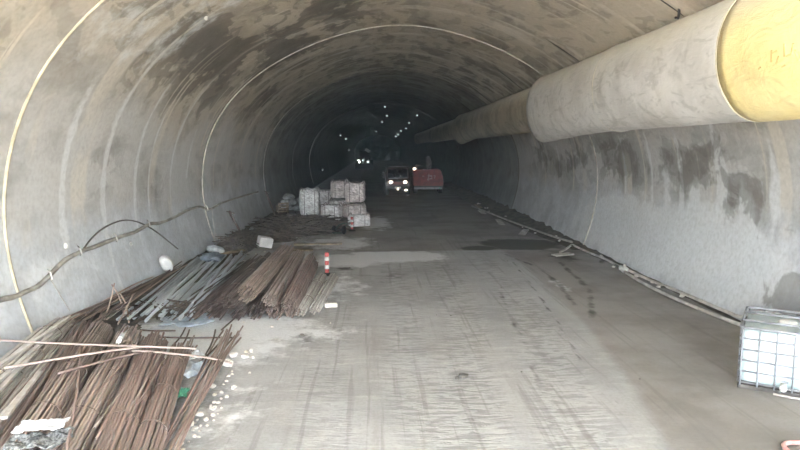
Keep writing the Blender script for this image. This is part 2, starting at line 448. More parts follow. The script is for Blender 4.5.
# pale mortar runs down the shutter lines of both walls
for (px, py, ry, rt, amt_) in [(62, 180, .10, .45, .9), (104, 170, .12, .5, .95), (136, 165, .10, .42, .9), (150, 160, .06, .3, .8), (172, 160, .10, .35, .85), (190, 150, .08, .3, .7),
                               (626, 175, .12, .20, .75), (652, 180, .10, .22, .8), (682, 185, .14, .26, .9), (722, 190, .20, .26, 1.05), (742, 220, .12, .14, .95), (775, 200, .16, .24, .7), (560, 170, .14, .2, .6)]:
    q_ = wl(px, py)
    STAINS.append((q_.y, math.atan2(q_.z - 2, q_.x) % (2 * math.pi) if q_.x < 0 else math.atan2(q_.z - 2, q_.x), ry, rt, 0, amt_))
def lining_panel(y0, y1, t0, t1, off, parent):
    ny = max(2, int((y1 - y0) / (0.12 if y1 < 30 else 0.3 if y1 < 45 else 1.5)))
    nt = max(8, int((t1 - t0) / 0.05))
    bm = bmesh.new(); grid = []
    uvl = bm.loops.layers.uv.new('UVMap')
    info = {}
    for i in [-1, -0.5] + list(range(ny + 1)) + [ny + 0.5, ny + 1]:   # the end rows turn outwards: the thickness of the cast ring
        y = y0 + (y1 - y0) * min(max(i, 0), ny) / ny
        row = []
        for k in range(nt + 1):
            t = t0 + (t1 - t0) * k / nt
            w = 0.012 * fbm(y * 0.35, t * 2.2, 3) if y < 45 else 0
            x, z = sec_pt(t, off + w + (0.35 if i in (-1, ny + 1) else 0))
            v = bm.verts.new((x, y, z)); info[v] = (y, t * 5.9); row.append(v)
        grid.append(row)
    for i in range(ny + 4):
        if i in (1, ny + 2): continue
        for k in range(nt):
            f = bm.faces.new((grid[i][k], grid[i][k + 1], grid[i + 1][k + 1], grid[i + 1][k]))
            for l in f.loops: l[uvl].uv = info[l.vert]
    co = [v.co.copy() for v in bm.verts]
    uvs = [info[v] for v in bm.verts]
    me = bpy.data.meshes.new('lining_panel')
    bm.to_mesh(me); bm.free()
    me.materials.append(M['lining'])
    me.polygons.foreach_set('use_smooth', [nt <= j < len(me.polygons) - nt for j in range(len(me.polygons))])
    yy = np.array([u[0] for u in uvs]); tt = np.array([u[1] for u in uvs]) / 5.9
    d = np.zeros(len(yy)); l = np.zeros(len(yy))
    for (sy, stt, ry, rt, a, b) in STAINS:
        g = np.exp(-(((yy - sy) / ry) ** 2 + ((tt - stt) / rt) ** 2))
        d = np.maximum(d, a * g); l = np.maximum(l, b * g)
    at_ = me.color_attributes.new('stain', 'FLOAT_COLOR', 'POINT')
    arr = np.zeros((len(yy), 4), np.float32); arr[:, 0] = d; arr[:, 1] = l; arr[:, 3] = 1
    at_.data.foreach_set('color', arr.ravel())
    o = obj('lining_panel', me, None, parent)
    return o

def empty_struct(name):
    o = bpy.data.objects.new(name, None); C.objects.link(o); return struct(o)
wall_right, wall_left, ceiling = empty_struct('wall_right'), empty_struct('wall_left'), empty_struct('ceiling')
edges = [MOUTH, -1.4] + JOINTS + [END]
r2 = random.Random(3)
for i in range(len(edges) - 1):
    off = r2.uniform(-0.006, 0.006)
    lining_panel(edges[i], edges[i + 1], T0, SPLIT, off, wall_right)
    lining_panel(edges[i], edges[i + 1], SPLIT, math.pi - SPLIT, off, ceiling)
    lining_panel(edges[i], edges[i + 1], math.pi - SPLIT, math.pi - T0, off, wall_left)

# joint beads around the lining
def joint(y, r, mat, t0, t1, n):
    pts = []
    for k in range(121):
        t = t0 + (t1 - t0) * k / 120
        x, z = sec_pt(t, -r * 0.4)
        pts.append((x, y + 0.03 * nz(t * 3, y), z))
    o = obj('trim_%d' % n, tube(pts, r, 6), mat, None, True)
    struct(o)
tA, tB = -0.30, math.pi + 0.30
joint(9.0, 0.026, 'seam_rope', -0.33, math.pi + 0.28, 1)
joint(19.24, 0.020, 'seam', -0.34, math.pi + 0.30, 2)
joint(29.86, 0.018, 'seam_dull', -0.34, math.pi + 0.30, 3)
joint(50.9, 0.03, 'seam_dull', tA, tB, 4)

# rock face at the far end
bm = bmesh.new()
g = bmesh.ops.create_grid(bm, x_segments=24, y_segments=16, size=1.0)
for v in bm.verts:
    x, z = v.co.x * 6.3, 3.3 + v.co.y * 3.6
    v.co = Vector((x, END - 1.6 + 0.5 * fbm(x * 0.7, z * 0.7), z))
struct(obj('wall_back', bm, 'rock'))

# floor with worn tracks
def seg_dist(px, py, poly):
    d = np.full(px.shape, 1e9)
    for (ax, ay), (bx, by) in zip(poly, poly[1:]):
        vx, vy = bx - ax, by - ay
        t = np.clip(((px - ax) * vx + (py - ay) * vy) / (vx * vx + vy * vy), 0, 1)
        d = np.minimum(d, np.hypot(px - ax - t * vx, py - ay - t * vy))
    return d
def sm(e0, e1, v):
    t = np.clip((v - e0) / (e1 - e0), 0, 1); return t * t * (3 - 2 * t)
xs = np.linspace(-6.2, 6.2, 156)
ys = np.concatenate([np.linspace(MOUTH, 5.0, 24), np.arange(5.08, 26, 0.08), np.linspace(26, 45, 60), np.linspace(46.5, END, 40)])
PX, PY = np.meshgrid(xs, ys)
EDGE = [(1.6, 4.5), (1.76, 6.0), (2.1, 7.8), (2.41, 10.3), (2.57, 12.85), (2.70, 17.0), (2.6, 19.0)]
edge_x = np.interp(PY, [e[1] for e in EDGE], [e[0] for e in EDGE])
light = np.zeros_like(PX); dark = np.zeros_like(PX)
def spot(cx, cy, rx, ry, a, arr, rot=0.0):
    dx, dy = PX - cx, PY - cy
    c, s = math.cos(rot), math.sin(rot)
    g_ = a * np.exp(-(((dx * c + dy * s) / rx) ** 2 + ((-dx * s + dy * c) / ry) ** 2))
    np.maximum(arr, g_, out=arr)
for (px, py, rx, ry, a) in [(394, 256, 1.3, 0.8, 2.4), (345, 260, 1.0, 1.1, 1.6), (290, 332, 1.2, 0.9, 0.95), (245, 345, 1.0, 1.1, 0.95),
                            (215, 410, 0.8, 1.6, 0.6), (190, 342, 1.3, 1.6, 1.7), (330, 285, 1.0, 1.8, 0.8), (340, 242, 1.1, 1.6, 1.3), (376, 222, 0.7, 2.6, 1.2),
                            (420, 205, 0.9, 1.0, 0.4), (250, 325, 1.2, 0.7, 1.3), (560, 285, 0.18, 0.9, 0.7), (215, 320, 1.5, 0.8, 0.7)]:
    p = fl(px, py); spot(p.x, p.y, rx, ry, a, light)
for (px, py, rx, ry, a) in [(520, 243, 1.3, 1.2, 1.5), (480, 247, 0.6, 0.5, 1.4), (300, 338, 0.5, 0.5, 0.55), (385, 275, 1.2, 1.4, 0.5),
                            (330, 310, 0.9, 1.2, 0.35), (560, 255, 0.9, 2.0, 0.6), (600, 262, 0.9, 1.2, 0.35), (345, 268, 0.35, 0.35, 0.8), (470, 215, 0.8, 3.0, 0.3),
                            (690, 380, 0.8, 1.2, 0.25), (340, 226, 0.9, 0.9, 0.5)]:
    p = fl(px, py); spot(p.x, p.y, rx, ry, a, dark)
# skid streaks of the wheels
for poly, w, a in [([fl(540, 385)[:2], fl(524, 340)[:2], fl(510, 315)[:2], fl(500, 290)[:2]], 0.10, 0.52),
                   ([fl(580, 360)[:2], fl(560, 325)[:2], fl(535, 290)[:2], fl(508, 255)[:2]], 0.06, 0.6),
                   ([fl(505, 254)[:2], fl(540, 268)[:2], fl(560, 285)[:2], fl(575, 305)[:2]], 0.12, 0.62),
                   ([fl(560, 262)[:2], fl(590, 290)[:2], fl(592, 318)[:2]], 0.14, 0.6),
                   ([fl(450, 385)[:2], fl(440, 420)[:2], fl(436, 450)[:2]], 0.035, 0.5),
                   ([fl(640, 450)[:2], fl(607, 383)[:2], fl(573, 330)[:2]], 0.05, 0.45)]:
    dark = np.maximum(dark, a * np.exp(-(seg_dist(PX, PY, poly) / w) ** 2))
wob = np.array([[nz(0.0, y * 0.25) for y in ys]]).T * 0.25
bands = np.exp(-((PX - (edge_x - 0.55)) / 0.42) ** 4) + np.exp(-((PX - (edge_x - 1.75 + wob)) / 0.40) ** 4) + 0.8 * np.exp(-((PX - (-0.35 + wob)) / 0.40) ** 4) + 0.5 * np.exp(-((PX + 1.5 - wob) / 0.35) ** 4)
tread = np.clip(bands, 0, 1) * sm(19.5, 16.5, PY)
farm = np.maximum(sm(-0.1, 0.7, PX - edge_x) * 0.85, sm(18.7, 19.0, PY))
farm = np.where((PY > 18.7) & (PX < -2.2), farm * 0.5, farm)
Z = np.zeros_like(PX)
for i, y in enumerate(ys):
    if 4 < y < 26:
        for k, x in enumerate(xs):
            Z[i, k] = 0.010 * fbm(x * 0.8, y * 0.8) - 0.006
Z -= 0.018 * tread * sm(5, 6, PY)
Z -= 0.03 * sm(18.7, 19.0, PY) * sm(-2.5, -1.5, PX) * sm(46, 30, PY)
verts = np.stack([PX.ravel(), PY.ravel(), Z.ravel()], 1)
nx_, ny_ = len(xs), len(ys)
idx = np.arange(nx_ * ny_).reshape(ny_, nx_)
faces = np.stack([idx[:-1, :-1].ravel(), idx[:-1, 1:].ravel(), idx[1:, 1:].ravel(), idx[1:, :-1].ravel()], 1)
me = bpy.data.meshes.new('floor')
me.from_pydata(verts.tolist(), [], faces.tolist())
me.materials.append(M['floor'])
me.polygons.foreach_set('use_smooth', [True] * len(me.polygons))
ca = me.color_attributes.new('wear', 'FLOAT_COLOR', 'POINT')
arr = np.ones((len(verts), 4), np.float32)
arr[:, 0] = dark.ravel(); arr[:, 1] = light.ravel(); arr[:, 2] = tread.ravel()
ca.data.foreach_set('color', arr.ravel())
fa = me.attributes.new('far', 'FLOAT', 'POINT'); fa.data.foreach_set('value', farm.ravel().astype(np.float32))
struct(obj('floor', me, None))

# ground in front of the tunnel mouth, behind the camera
bm = bmesh.new()
bmesh.ops.create_grid(bm, x_segments=30, y_segments=30, size=60)
for v in bm.verts:
    v.co.y += MOUTH - 60.0
    v.co.z = -0.02 - 0.03 * abs(fbm(v.co.x * 0.1, v.co.y * 0.1))
struct(obj('ground', bm, 'ground'))

# ================================================================== VENTILATION DUCT
DX, DZ, DFLAT = 4.258, 4.243, 0.70
duct = thing('ventilation_duct', 'long fabric ventilation duct hung high along the right wall', 'duct', (DX, 8.6, DZ))
def duct_section(y0, y1, rfun, sag, mat, seed, nt=56, squeeze=0.0):
    ny = int((y1 - y0) / 0.22)
    bm = bmesh.new(); uvl = bm.loops.layers.uv.new('UVMap'); info = {}; grid = []
    for i in range(ny + 1):
        y = y0 + (y1 - y0) * i / ny
        r = rfun((y - y0) / (y1 - y0)); s = sag((y - y0) / (y1 - y0))
        row = []
        for k in range(nt):
            a = 2 * math.pi * k / nt
            rr = r * (1 + 0.012 * fbm(math.cos(a) * 1.3 + seed, math.sin(a) * 1.3, y * 0.9) + 0.008 * nz(a * 3, y * 3.0, seed))
            rr *= 1 - squeeze * max(0.0, -math.cos(a)) ** 1.5 * max(0.0, (y - y0) / (y1 - y0) - 0.45) / 0.55
            v = bm.verts.new((DFLAT * rr * math.cos(a), y - 8.6, rr * math.sin(a) - s * max(0, -math.sin(a) + 0.4)))
            info[v] = (y, a * 0.9); row.append(v)
        grid.append(row)
    for i in range(ny):
        for k in range(nt):
            f = bm.faces.new((grid[i][k], grid[i][(k + 1) % nt], grid[i + 1][(k + 1) % nt], grid[i + 1][k]))
            for l in f.loops: l[uvl].uv = info[l.vert]
    me = bpy.data.meshes.new('duct_section'); bm.to_mesh(me); bm.free()
    me.materials.append(M[mat]); me.polygons.foreach_set('use_smooth', [True] * len(me.polygons))
    o = obj('duct_section', me, None, duct)
    so = o.modifiers.new('cloth', 'SOLIDIFY'); so.thickness = 0.012
    return o
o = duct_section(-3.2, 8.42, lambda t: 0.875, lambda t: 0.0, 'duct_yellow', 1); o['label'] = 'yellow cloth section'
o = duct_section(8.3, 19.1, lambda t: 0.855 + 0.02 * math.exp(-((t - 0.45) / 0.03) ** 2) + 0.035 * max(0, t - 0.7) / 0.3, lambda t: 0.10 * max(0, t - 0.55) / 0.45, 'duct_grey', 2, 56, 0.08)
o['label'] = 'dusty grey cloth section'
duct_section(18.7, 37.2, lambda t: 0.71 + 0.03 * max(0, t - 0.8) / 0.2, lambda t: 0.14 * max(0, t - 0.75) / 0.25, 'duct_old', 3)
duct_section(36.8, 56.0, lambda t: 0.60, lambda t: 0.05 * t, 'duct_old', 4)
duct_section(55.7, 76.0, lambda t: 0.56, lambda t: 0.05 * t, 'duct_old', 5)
def duct_ring(y, r, tr, mat='cord', sag=0.0, name='joint_ring'):
    pts = []
    for k in range(49):
        a = 2 * math.pi * k / 48
        pts.append((DFLAT * r * math.cos(a), y - 8.6, r * math.sin(a) - sag * max(0, -math.sin(a) + 0.4)))
    obj(name, tube(pts, tr, 6, False), mat, duct, True)
duct_ring(8.4, 0.882, 0.012)
duct_ring(13.2, 0.885, 0.010)
duct_ring(37.2, 0.73, 0.03, 'cord', 0.14)
duct_ring(56.0, 0.60, 0.02)
# hanger wires up to the vault
for y in (3.0, 10.6, 16.0, 22.0, 28.0, 34.0, 42.0, 50.0):
    r = 0.85 if y < 19 else 0.69 if y < 37 else 0.59
    top = sec_pt(0.90 - 0.0)
    p0 = Vector((0.17 * r, y - 8.6, 0.96 * r)); p1 = Vector((top[0] - DX, y - 8.6, top[1] - DZ + 0.05))
    obj('hanger_wire', tube([p0, p1], 0.010, 5), 'steel_dark', duct)
# a line of faint brush strokes on the yellow cloth
M['mark'] = plain('faded_brush_paint', srgb(196, 170, 108), srgb(214, 190, 126), 0.8, 9)
def duct_mark(px, py, w, h, rot):
    bm = bmesh.new()
    d = ray(px, py); o_ = Vector((CX, 0, CH)) - Vector((DX, 0, DZ))
    d.x /= DFLAT; o_.x /= DFLAT
    a = d.x ** 2 + d.z ** 2; b = 2 * (o_.x * d.x + o_.z * d.z); c = o_.x ** 2 + o_.z ** 2 - 0.885 ** 2
    disc = b * b - 4 * a * c
    if disc < 0: return
    k = (-b - math.sqrt(disc)) / (2 * a)
    p = o_ + d * k; p.y -= 8.6
    nrm = Vector((p.x / DFLAT, 0, p.z)).normalized(); p.x *= DFLAT
    tang = Vector((0, 1, 0)); up = nrm.cross(tang)
    u = tang * math.cos(rot) + up * math.sin(rot); v_ = nrm.cross(u)
    q = [p + nrm * 0.012 + u * sx * w / 2 + v_ * sy * h / 2 for sx, sy in ((-1, -1), (1, -1), (1, 1), (-1, 1))]
    q2 = [x - nrm * 0.02 for x in q]
    a_ = [bm.verts.new(x) for x in q]; b_ = [bm.verts.new(x) for x in q2]
    bm.faces.new(a_)
    for i in range(4): bm.faces.new((a_[i], a_[(i + 1) % 4], b_[(i + 1) % 4], b_[i]))
    obj('brush_stroke', bm, 'mark', duct)
for (px, py, w, h, rot) in [(772, 56, .13, .022, 1.4), (775, 52, .09, .018, .2), (778, 60, .10, .018, .9), (785, 50, .14, .02, 1.5), (789, 55, .08, .018, .1),
                            (793, 49, .12, .02, 1.2), (797, 55, .12, .02, 1.9), (760, 68, .05, .015, .4), (784, 66, .07, .015, 0.2)]:
    duct_mark(px, py, w, h, rot)

# ================================================================== STEEL RODS
def rod_mesh(name, mat, r, bend, seed, n=8, sides=6):
    pts = []; rr = random.Random(seed)
    a1, a2, ph = rr.uniform(-1, 1) * bend, rr.uniform(-1, 1) * bend, rr.uniform(0, 6)
    for i in range(n + 1):
        t = i / n - 0.5
        pts.append((t, a1 * (math.cos(t * 3.1) - 0.5) + 0.3 * a2 * math.sin(t * 7 + ph), a2 * (math.cos(t * 3.0) - 0.6) + 0.2 * a1 * math.sin(t * 6 + ph)))
    me = mesh(name, tube(pts, r, sides), mat, True)
    return me
def align(d):
    return d.to_track_quat('X', 'Z')
def lay_rod(name, me, p0, p1, label, cat='rod', group=None, parent=None):
    p0, p1 = Vector(p0), Vector(p1)
    o = bpy.data.objects.new(name, me); C.objects.link(o)
    o.location = (p0 + p1) / 2; o.rotation_mode = 'QUATERNION'; o.rotation_quaternion = align(p1 - p0)
    o.scale = ((p1 - p0).length, 1, 1)
    o.parent = parent
    if label: tag(o, label, cat, group)
    return o
ROD = {}
for mk in ('rust', 'rust_dusty', 'rod_pale', 'rust_dark', 'rod_clay'):
    ROD[mk] = [rod_mesh('rebar_' + mk, mk, 0.014, 0.05, 10 * i + 3) for i in range(4)]
    ROD[mk + '_s'] = [rod_mesh('rebar_' + mk, mk, 0.0155, 0.008, 5 * i + 1, 4) for i in range(2)]
ROD['galv'] = [rod_mesh('pipe_galv', 'galv', 0.026, 0.01, i, 4, 8) for i in range(2)]

def bundle(label, p0, p1, R, mat, group, seed, n_out=26, flat=0.85, ties=4, mound=0.0):
    rr = random.Random(seed)
    p0, p1 = Vector(p0), Vector(p1)
    L = (p1 - p0).length
    root = bpy.data.objects.new('rebar_bundle', None); C.objects.link(root)
    root.location = p0; root.rotation_mode = 'QUATERNION'; root.rotation_quaternion = align(p1 - p0)
    tag(root, label, 'rebar bundle', group)
    for layer, (k, n) in enumerate(((1.0, n_out), (0.70, int(n_out * 0.55)), (0.36, int(n_out * 0.25)))):
        for i in range(n):
            a = 2 * math.pi * (i + rr.uniform(-0.25, 0.25)) / n
            q = R * k * (1 + rr.uniform(-0.09, 0.06))
            y, z = q * math.cos(a), q * math.sin(a) * flat
            e0, e1 = rr.uniform(-0.09, 0.05), rr.uniform(-0.15, 0.15)
            me = rr.choice(ROD[mat + '_s'])
            o = bpy.data.objects.new('rebar', me); C.objects.link(o); o.parent = root
            o.location = ((L + e0 + e1) / 2 - min(e0, 0) * 0, y, z)
            o.location.x = (-e0 + L + e1) / 2
            o.scale = (L + e0 + e1, 1, 1)
            o.rotation_euler = (rr.uniform(0, 6), rr.uniform(-0.006, 0.006), rr.uniform(-0.006, 0.006))
    for i in range(ties):
        x = L * (i + 0.6) / (ties + 0.2)
        pts = [(x + 0.02 * math.sin(a * 2), (R + 0.02) * math.cos(a), (R * flat + 0.02) * math.sin(a)) for a in [2 * math.pi * k / 20 for k in range(21)]]
        obj('tie_wire', tube(pts, 0.006, 5, False), 'wire', root)
    return root

# the soil berm and heap of spoil that the rods lie on, along the left wall
def heap_h(x, y):
    """height of the heap against the left wall"""
    top = np.interp(y, [3, 6, 9, 10.5, 12, 14, 17, 21, 26, 30, 34], [0.55, 0.62, 0.56, 0.42, 0.32, 0.26, 0.28, 0.2, 0.16, 0.12, 0.0])
    wid = np.interp(y, [3, 6, 9, 11, 14, 18, 22, 28, 34], [2.2, 2.0, 1.5, 0.8, 0.8, 1.0, 1.2, 1.0, 0.6])
    t = (x + 5.72) / wid
    return float(top * max(0.0, 1 - max(t, 0)) ** 0.9)
bm = bmesh.new(); rows = []
for i in range(120):
    y = 3.0 + 31 * i / 119
    row = []
    for k in range(16):
        x = -5.60 + 2.6 * k / 15
        h = heap_h(x, y) * 0.62
        h = h + (0.05 * fbm(x * 2.5, y * 2.5) * min(1, h / 0.05) if h > 0 else -0.04)
        row.append(bm.verts.new((x, y, h)))
    rows.append(row)
for a, b in zip(rows, rows[1:]):
    for k in range(15): bm.faces.new((a[k], a[k + 1], b[k + 1], b[k]))
tag(obj('soil_berm', bm, 'dirt', None, True), 'dark soil and spoil banked along the foot of the left wall', 'soil', kind='stuff')

# near bundles
def longer(a, b, k=0.3):
    return a + (a - b) * k, b
GB = 'tied rebar bundles in the near heap'
bundle('rusty rebar bundle in near heap, leftmost of three side by side', *longer(fl(64, 458, 0.26), fl(130, 338, 0.26)), 0.17, 'rust_dusty', GB, 1, 34, 1.0)
bundle('rusty rebar bundle in near heap, middle of three side by side', *longer(fl(108, 460, 0.22), fl(155, 345, 0.22)), 0.165, 'rust', GB, 2, 34, 1.0)
bundle('rusty rebar bundle in near heap, rightmost of three side by side', *longer(fl(142, 464, 0.15), fl(179, 352, 0.15)), 0.125, 'rust', GB, 3, 26, 1.0)
bundle('dusty rebar bundle between loose rods and leftmost near bundle', *longer(fl(20, 455, 0.32), fl(102, 330, 0.24)), 0.15, 'rust_dusty', GB, 4, 28, 1.0)
bundle('pale dusty rebar bundle at the far left edge by wall', *longer(fl(-30, 400, 0.50), fl(62, 324, 0.36)), 0.13, 'rod_pale', GB, 5, 20)
bundle('pale grey rebar bundle second from the left wall', *longer(fl(-36, 428, 0.44), fl(44, 344, 0.40)), 0.11, 'rod_pale', GB, 6, 18)

# loose rods of the near heap
GL = 'loose rods of the near heap'
n_loose = 0
for i in range(125):
    s = rnd.random()
    bx = -62 + 100 * s + rnd.uniform(-12, 12)
    by = 452 - 70 * max(0, 0.55 - s) * rnd.random()
    tx = 18 + 84 * s + rnd.uniform(-18, 16)
    ty = 329 - 14 * s + rnd.uniform(-8, 12)
    za = 0.26 + 0.30 * rnd.random() * (1.1 - s)
    zb = 0.14 + 0.30 * rnd.random() * (1.0 - 0.5 * s)
    p0, p1 = fl(bx, by, za), fl(tx, ty, zb)
    p0.x = max(p0.x, -5.60); p1.x = max(p1.x, -5.62)
    if rnd.random() < 0.35:
        p1 = p0.lerp(p1, rnd.uniform(0.55, 0.9))
    pale = s < 0.45 and rnd.random() < 0.55
    mk = 'rod_pale' if pale else ('rust_dusty' if rnd.random() < 0.6 else 'rust')
    lab = 'pale dusty steel rod lying loose in the near heap by wall' if pale else 'thin rusty steel rod lying loose in the near heap left of bundles'
    lay_rod('rebar', rnd.choice(ROD[mk]), p0, p1, lab, 'rod', GL + (', pale' if pale else ', rusty')); n_loose += 1
# pale plank-like strips on top of the heap by the wall
STRIP = [mesh('strip', box((0, 0, 0), (1, 0.055, 0.03), None, 0.004), 'rod_pale') for i in range(1)]
for i, (a, b) in enumerate([((-30, 392), (44, 330)), ((-28, 404), (52, 334)), ((-22, 380), (36, 328)), ((-30, 420), (36, 352)), ((-10, 372), (68, 318)), ((4, 418), (40, 372)), ((-20, 440), (22, 394))]):
    p0, p1 = fl(*a, 0.60), fl(*b, 0.52); p0.x = max(p0.x, -5.5); p1.x = max(p1.x, -5.5)
    o = lay_rod('flat_strip', STRIP[0], p0, p1, 'pale flat steel strip lying on top of near heap by wall', 'strip', 'pale flat strips on the near heap')
# rods lying across the heap
lay_rod('rebar', ROD['rust_dusty'][0], fl(-25, 339, 0.66), fl(196, 349, 0.44), 'long rusty rod lying straight across the near heap, upper of the crossing rods', 'rod')
lay_rod('rebar', ROD['rust_dusty'][1], fl(5, 367, 0.64), fl(152, 345, 0.46), 'rusty rod crossing the near heap and rising to the right', 'rod')
lay_rod('rebar', ROD['rust_dusty'][2], fl(132, 349, 0.46), fl(232, 362, 0.10), 'rusty rod jutting right from the bundles over bare floor', 'rod')
lay_rod('rebar', ROD['rust'][3], fl(58, 373, 0.58), fl(140, 352, 0.44), 'short rusty rod slanting over the top of near bundles', 'rod')
lay_rod('rebar', ROD['rust'][0], fl(66, 460, 0.50), fl(82, 348, 0.50), 'rusty rod lying steeply over the heap beside white sheet', 'rod')
lay_rod('rebar', ROD['rod_clay'][1], fl(76, 425, 0.48), fl(118, 345, 0.44), 'brown rod lying aslant on the leftmost near bundle', 'rod')
for i in range(5):
    s = rnd.random()
    p0 = fl(20 + 110 * s + rnd.uniform(-10, 10), 452 - rnd.random() * 30, 0.46 - 0.10 * s)
    p1 = fl(84 + 86 * s + rnd.uniform(-16, 10), 345 + rnd.uniform(0, 30), 0.46 - 0.12 * s)
    lay_rod('rebar', rnd.choice(ROD['rust_dusty' if i % 2 else 'rust']), p0, p1, 'rusty rod lying loose on top of the near bundles', 'rod', 'rods on top of the near bundles')
# loose rods at the right edge of the near heap
for i in range(13):
    p0 = fl(150 + rnd.uniform(0, 24), 462, 0.05 + 0.10 * rnd.random())
    p1 = fl(236 + rnd.uniform(-14, 8), 322 + rnd.uniform(0, 18), 0.03 + 0.14 * rnd.random())
    lay_rod('rebar', rnd.choice(ROD['rust' if i % 3 else 'rust_dusty']), p0, p1, 'rusty rod in the narrow sheaf at the right edge of near heap', 'rod', 'sheaf of rods beside the pale stones')
for i in range(7):
    p0 = fl(140 + rnd.uniform(-4, 12), 455, 0.08 + 0.16 * rnd.random())
    p1 = fl(184 + rnd.uniform(-6, 14), 332 + rnd.uniform(0, 16), 0.04 + 0.10 * rnd.random())
    lay_rod('rebar', rnd.choice(ROD['rust_dusty']), p0, p1, 'thin rusty rod beside the rightmost near bundle, left of plastic scraps', 'rod', 'rods beside the rightmost near bundle')
# thin dark rods on the bare floor between the heaps
for (a, b) in [((172, 347), (186, 328)), ((178, 352), (190, 330)), ((206, 355), (216, 330)), ((150, 337), (232, 338)), ((140, 330), (175, 331)), ((200, 362), (228, 334)), ((222, 330), (252, 300))]:
    lay_rod('rebar', ROD['rust_dark'][0], fl(*a, 0.02), fl(*b, 0.025), 'thin dark rod lying on the bare floor between two heaps', 'rod', 'stray rods on the bare floor')

# pale galvanised pipes of the middle heap
GP = 'pale pipes of the middle heap'
for i in range(22):
    s = i / 21
    a = fl(118 + 76 * s + rnd.uniform(-5, 5), 318 + rnd.uniform(-6, 3), 0.06 + 0.22 * rnd.random())
    b = fl(196 + 44 * s + rnd.uniform(-6, 8), 256 - 6 * s + rnd.uniform(-3, 6), 0.10 + 0.14 * rnd.random())
    a.x = max(a.x, -5.4); b.x = max(b.x, -5.45)
    lay_rod('steel_pipe', ROD['galv'][i % 2], a, b, 'pale grey steel pipe in the fan of pipes on middle heap', 'pipe', GP)
# dark rods beside them
for i in range(34):
    s = rnd.random()
    a = fl(160 + 66 * s + rnd.uniform(-6, 6), 318 + rnd.uniform(-10, 2), 0.04 + 0.2 * rnd.random())
    b = fl(236 + 40 * s + rnd.uniform(-8, 8), 258 + rnd.uniform(-4, 10), 0.05 + 0.25 * rnd.random())
    lay_rod('rebar', rnd.choice(ROD['rust_dark']), a, b, 'dark rusty rod lying between the pale pipes and the bundle stack', 'rod', 'dark rods of the middle heap')
# brown strips by the wall left of the pipes
for i in range(26):
    s = rnd.random()
    a = fl(40 + 80 * s + rnd.uniform(-10, 10), 322 - 8 * s + rnd.uniform(-6, 6), 0.25 + 0.2 * rnd.random())
    b = fl(120 + 75 * s + rnd.uniform(-10, 10), 290 - 32 * s + rnd.uniform(-5, 6), 0.15 + 0.18 * rnd.random())
    a.x = max(a.x, -5.6); b.x = max(b.x, -5.55)
    lay_rod('rebar', rnd.choice(ROD['rod_clay'] + ROD['rust_dark']), a, b, 'brown rod lying along the foot of wall beside the pale pipes', 'rod', 'rods along the wall foot')
# upright bent ends sticking out of the heap
for (a, b) in [((104, 322), (115, 283)), ((126, 318), (113, 284)), ((118, 324), (134, 293)), ((96, 316), (122, 296)), ((130, 322), (121, 292)), ((108, 312), (136, 305))]:
    pa = fl(*a, 0.15); pb = at(*b, pa.y + 0.4)
    lay_rod('rebar', ROD['rod_clay'][1], pa, pb, 'bent rod end sticking up from the heap at the wall foot', 'rod', 'rod ends sticking up')

# stack of clay-caked bundles, ends towards the camera
GS = 'bundle stack of the middle heap'
yb = 17.6
def mid_bundle(label, px, py, z, pxe, pye, ze, R, mat, seed, n=20):
    bundle(label, fl(px, py, z), fl(pxe, pye, ze), R, mat, GS, seed, n, 0.92, 3)
mid_bundle('rusty bundle at the bottom left of the bundle stack', 217, 310, 0.14, 262, 262, 0.14, 0.14, 'rust_dark', 21)
mid_bundle('rusty bundle at the bottom of stack, second from left', 236, 312, 0.14, 276, 262, 0.14, 0.14, 'rust_dark', 22)
mid_bundle('rusty bundle at the bottom of stack, third from left', 255, 312, 0.14, 288, 262, 0.14, 0.14, 'rust_dark', 23)
mid_bundle('rusty bundle at the bottom of stack, fourth from left', 274, 312, 0.14, 300, 262, 0.14, 0.14, 'rust', 24)
mid_bundle('reddish rusty bundle at the right end of the bundle stack', 291, 311, 0.13, 313, 264, 0.13, 0.13, 'rust', 25)
mid_bundle('thick brown bundle lying topmost on the left of stack', 247, 294, 0.60, 286, 250, 0.54, 0.16, 'rod_clay', 26, 24)
mid_bundle('rusty bundle in the upper row right of topmost bundle', 270, 300, 0.40, 299, 254, 0.38, 0.12, 'rust_dusty', 27)
mid_bundle('dark rusty bundle in the second row on left of stack', 226, 301, 0.40, 270, 257, 0.38, 0.125, 'rust_dark', 28)
mid_bundle('dark rusty bundle in the upper row at right of stack', 289, 302, 0.37, 311, 258, 0.33, 0.11, 'rust', 29)
GPB = 'pale bundles right of the stack'
bundle('pale dusty bundle lying flat right of the bundle stack, nearer the stack', fl(300, 312, 0.09), fl(322, 276, 0.09), 0.10, 'rod_pale', GPB, 31, 14, 0.8, 2)
bundle('pale dusty bundle lying flat farther right, beside striped marker post', fl(315, 309, 0.09), fl(334, 277, 0.09), 0.10, 'rod_pale', GPB, 32, 14, 0.8, 2)

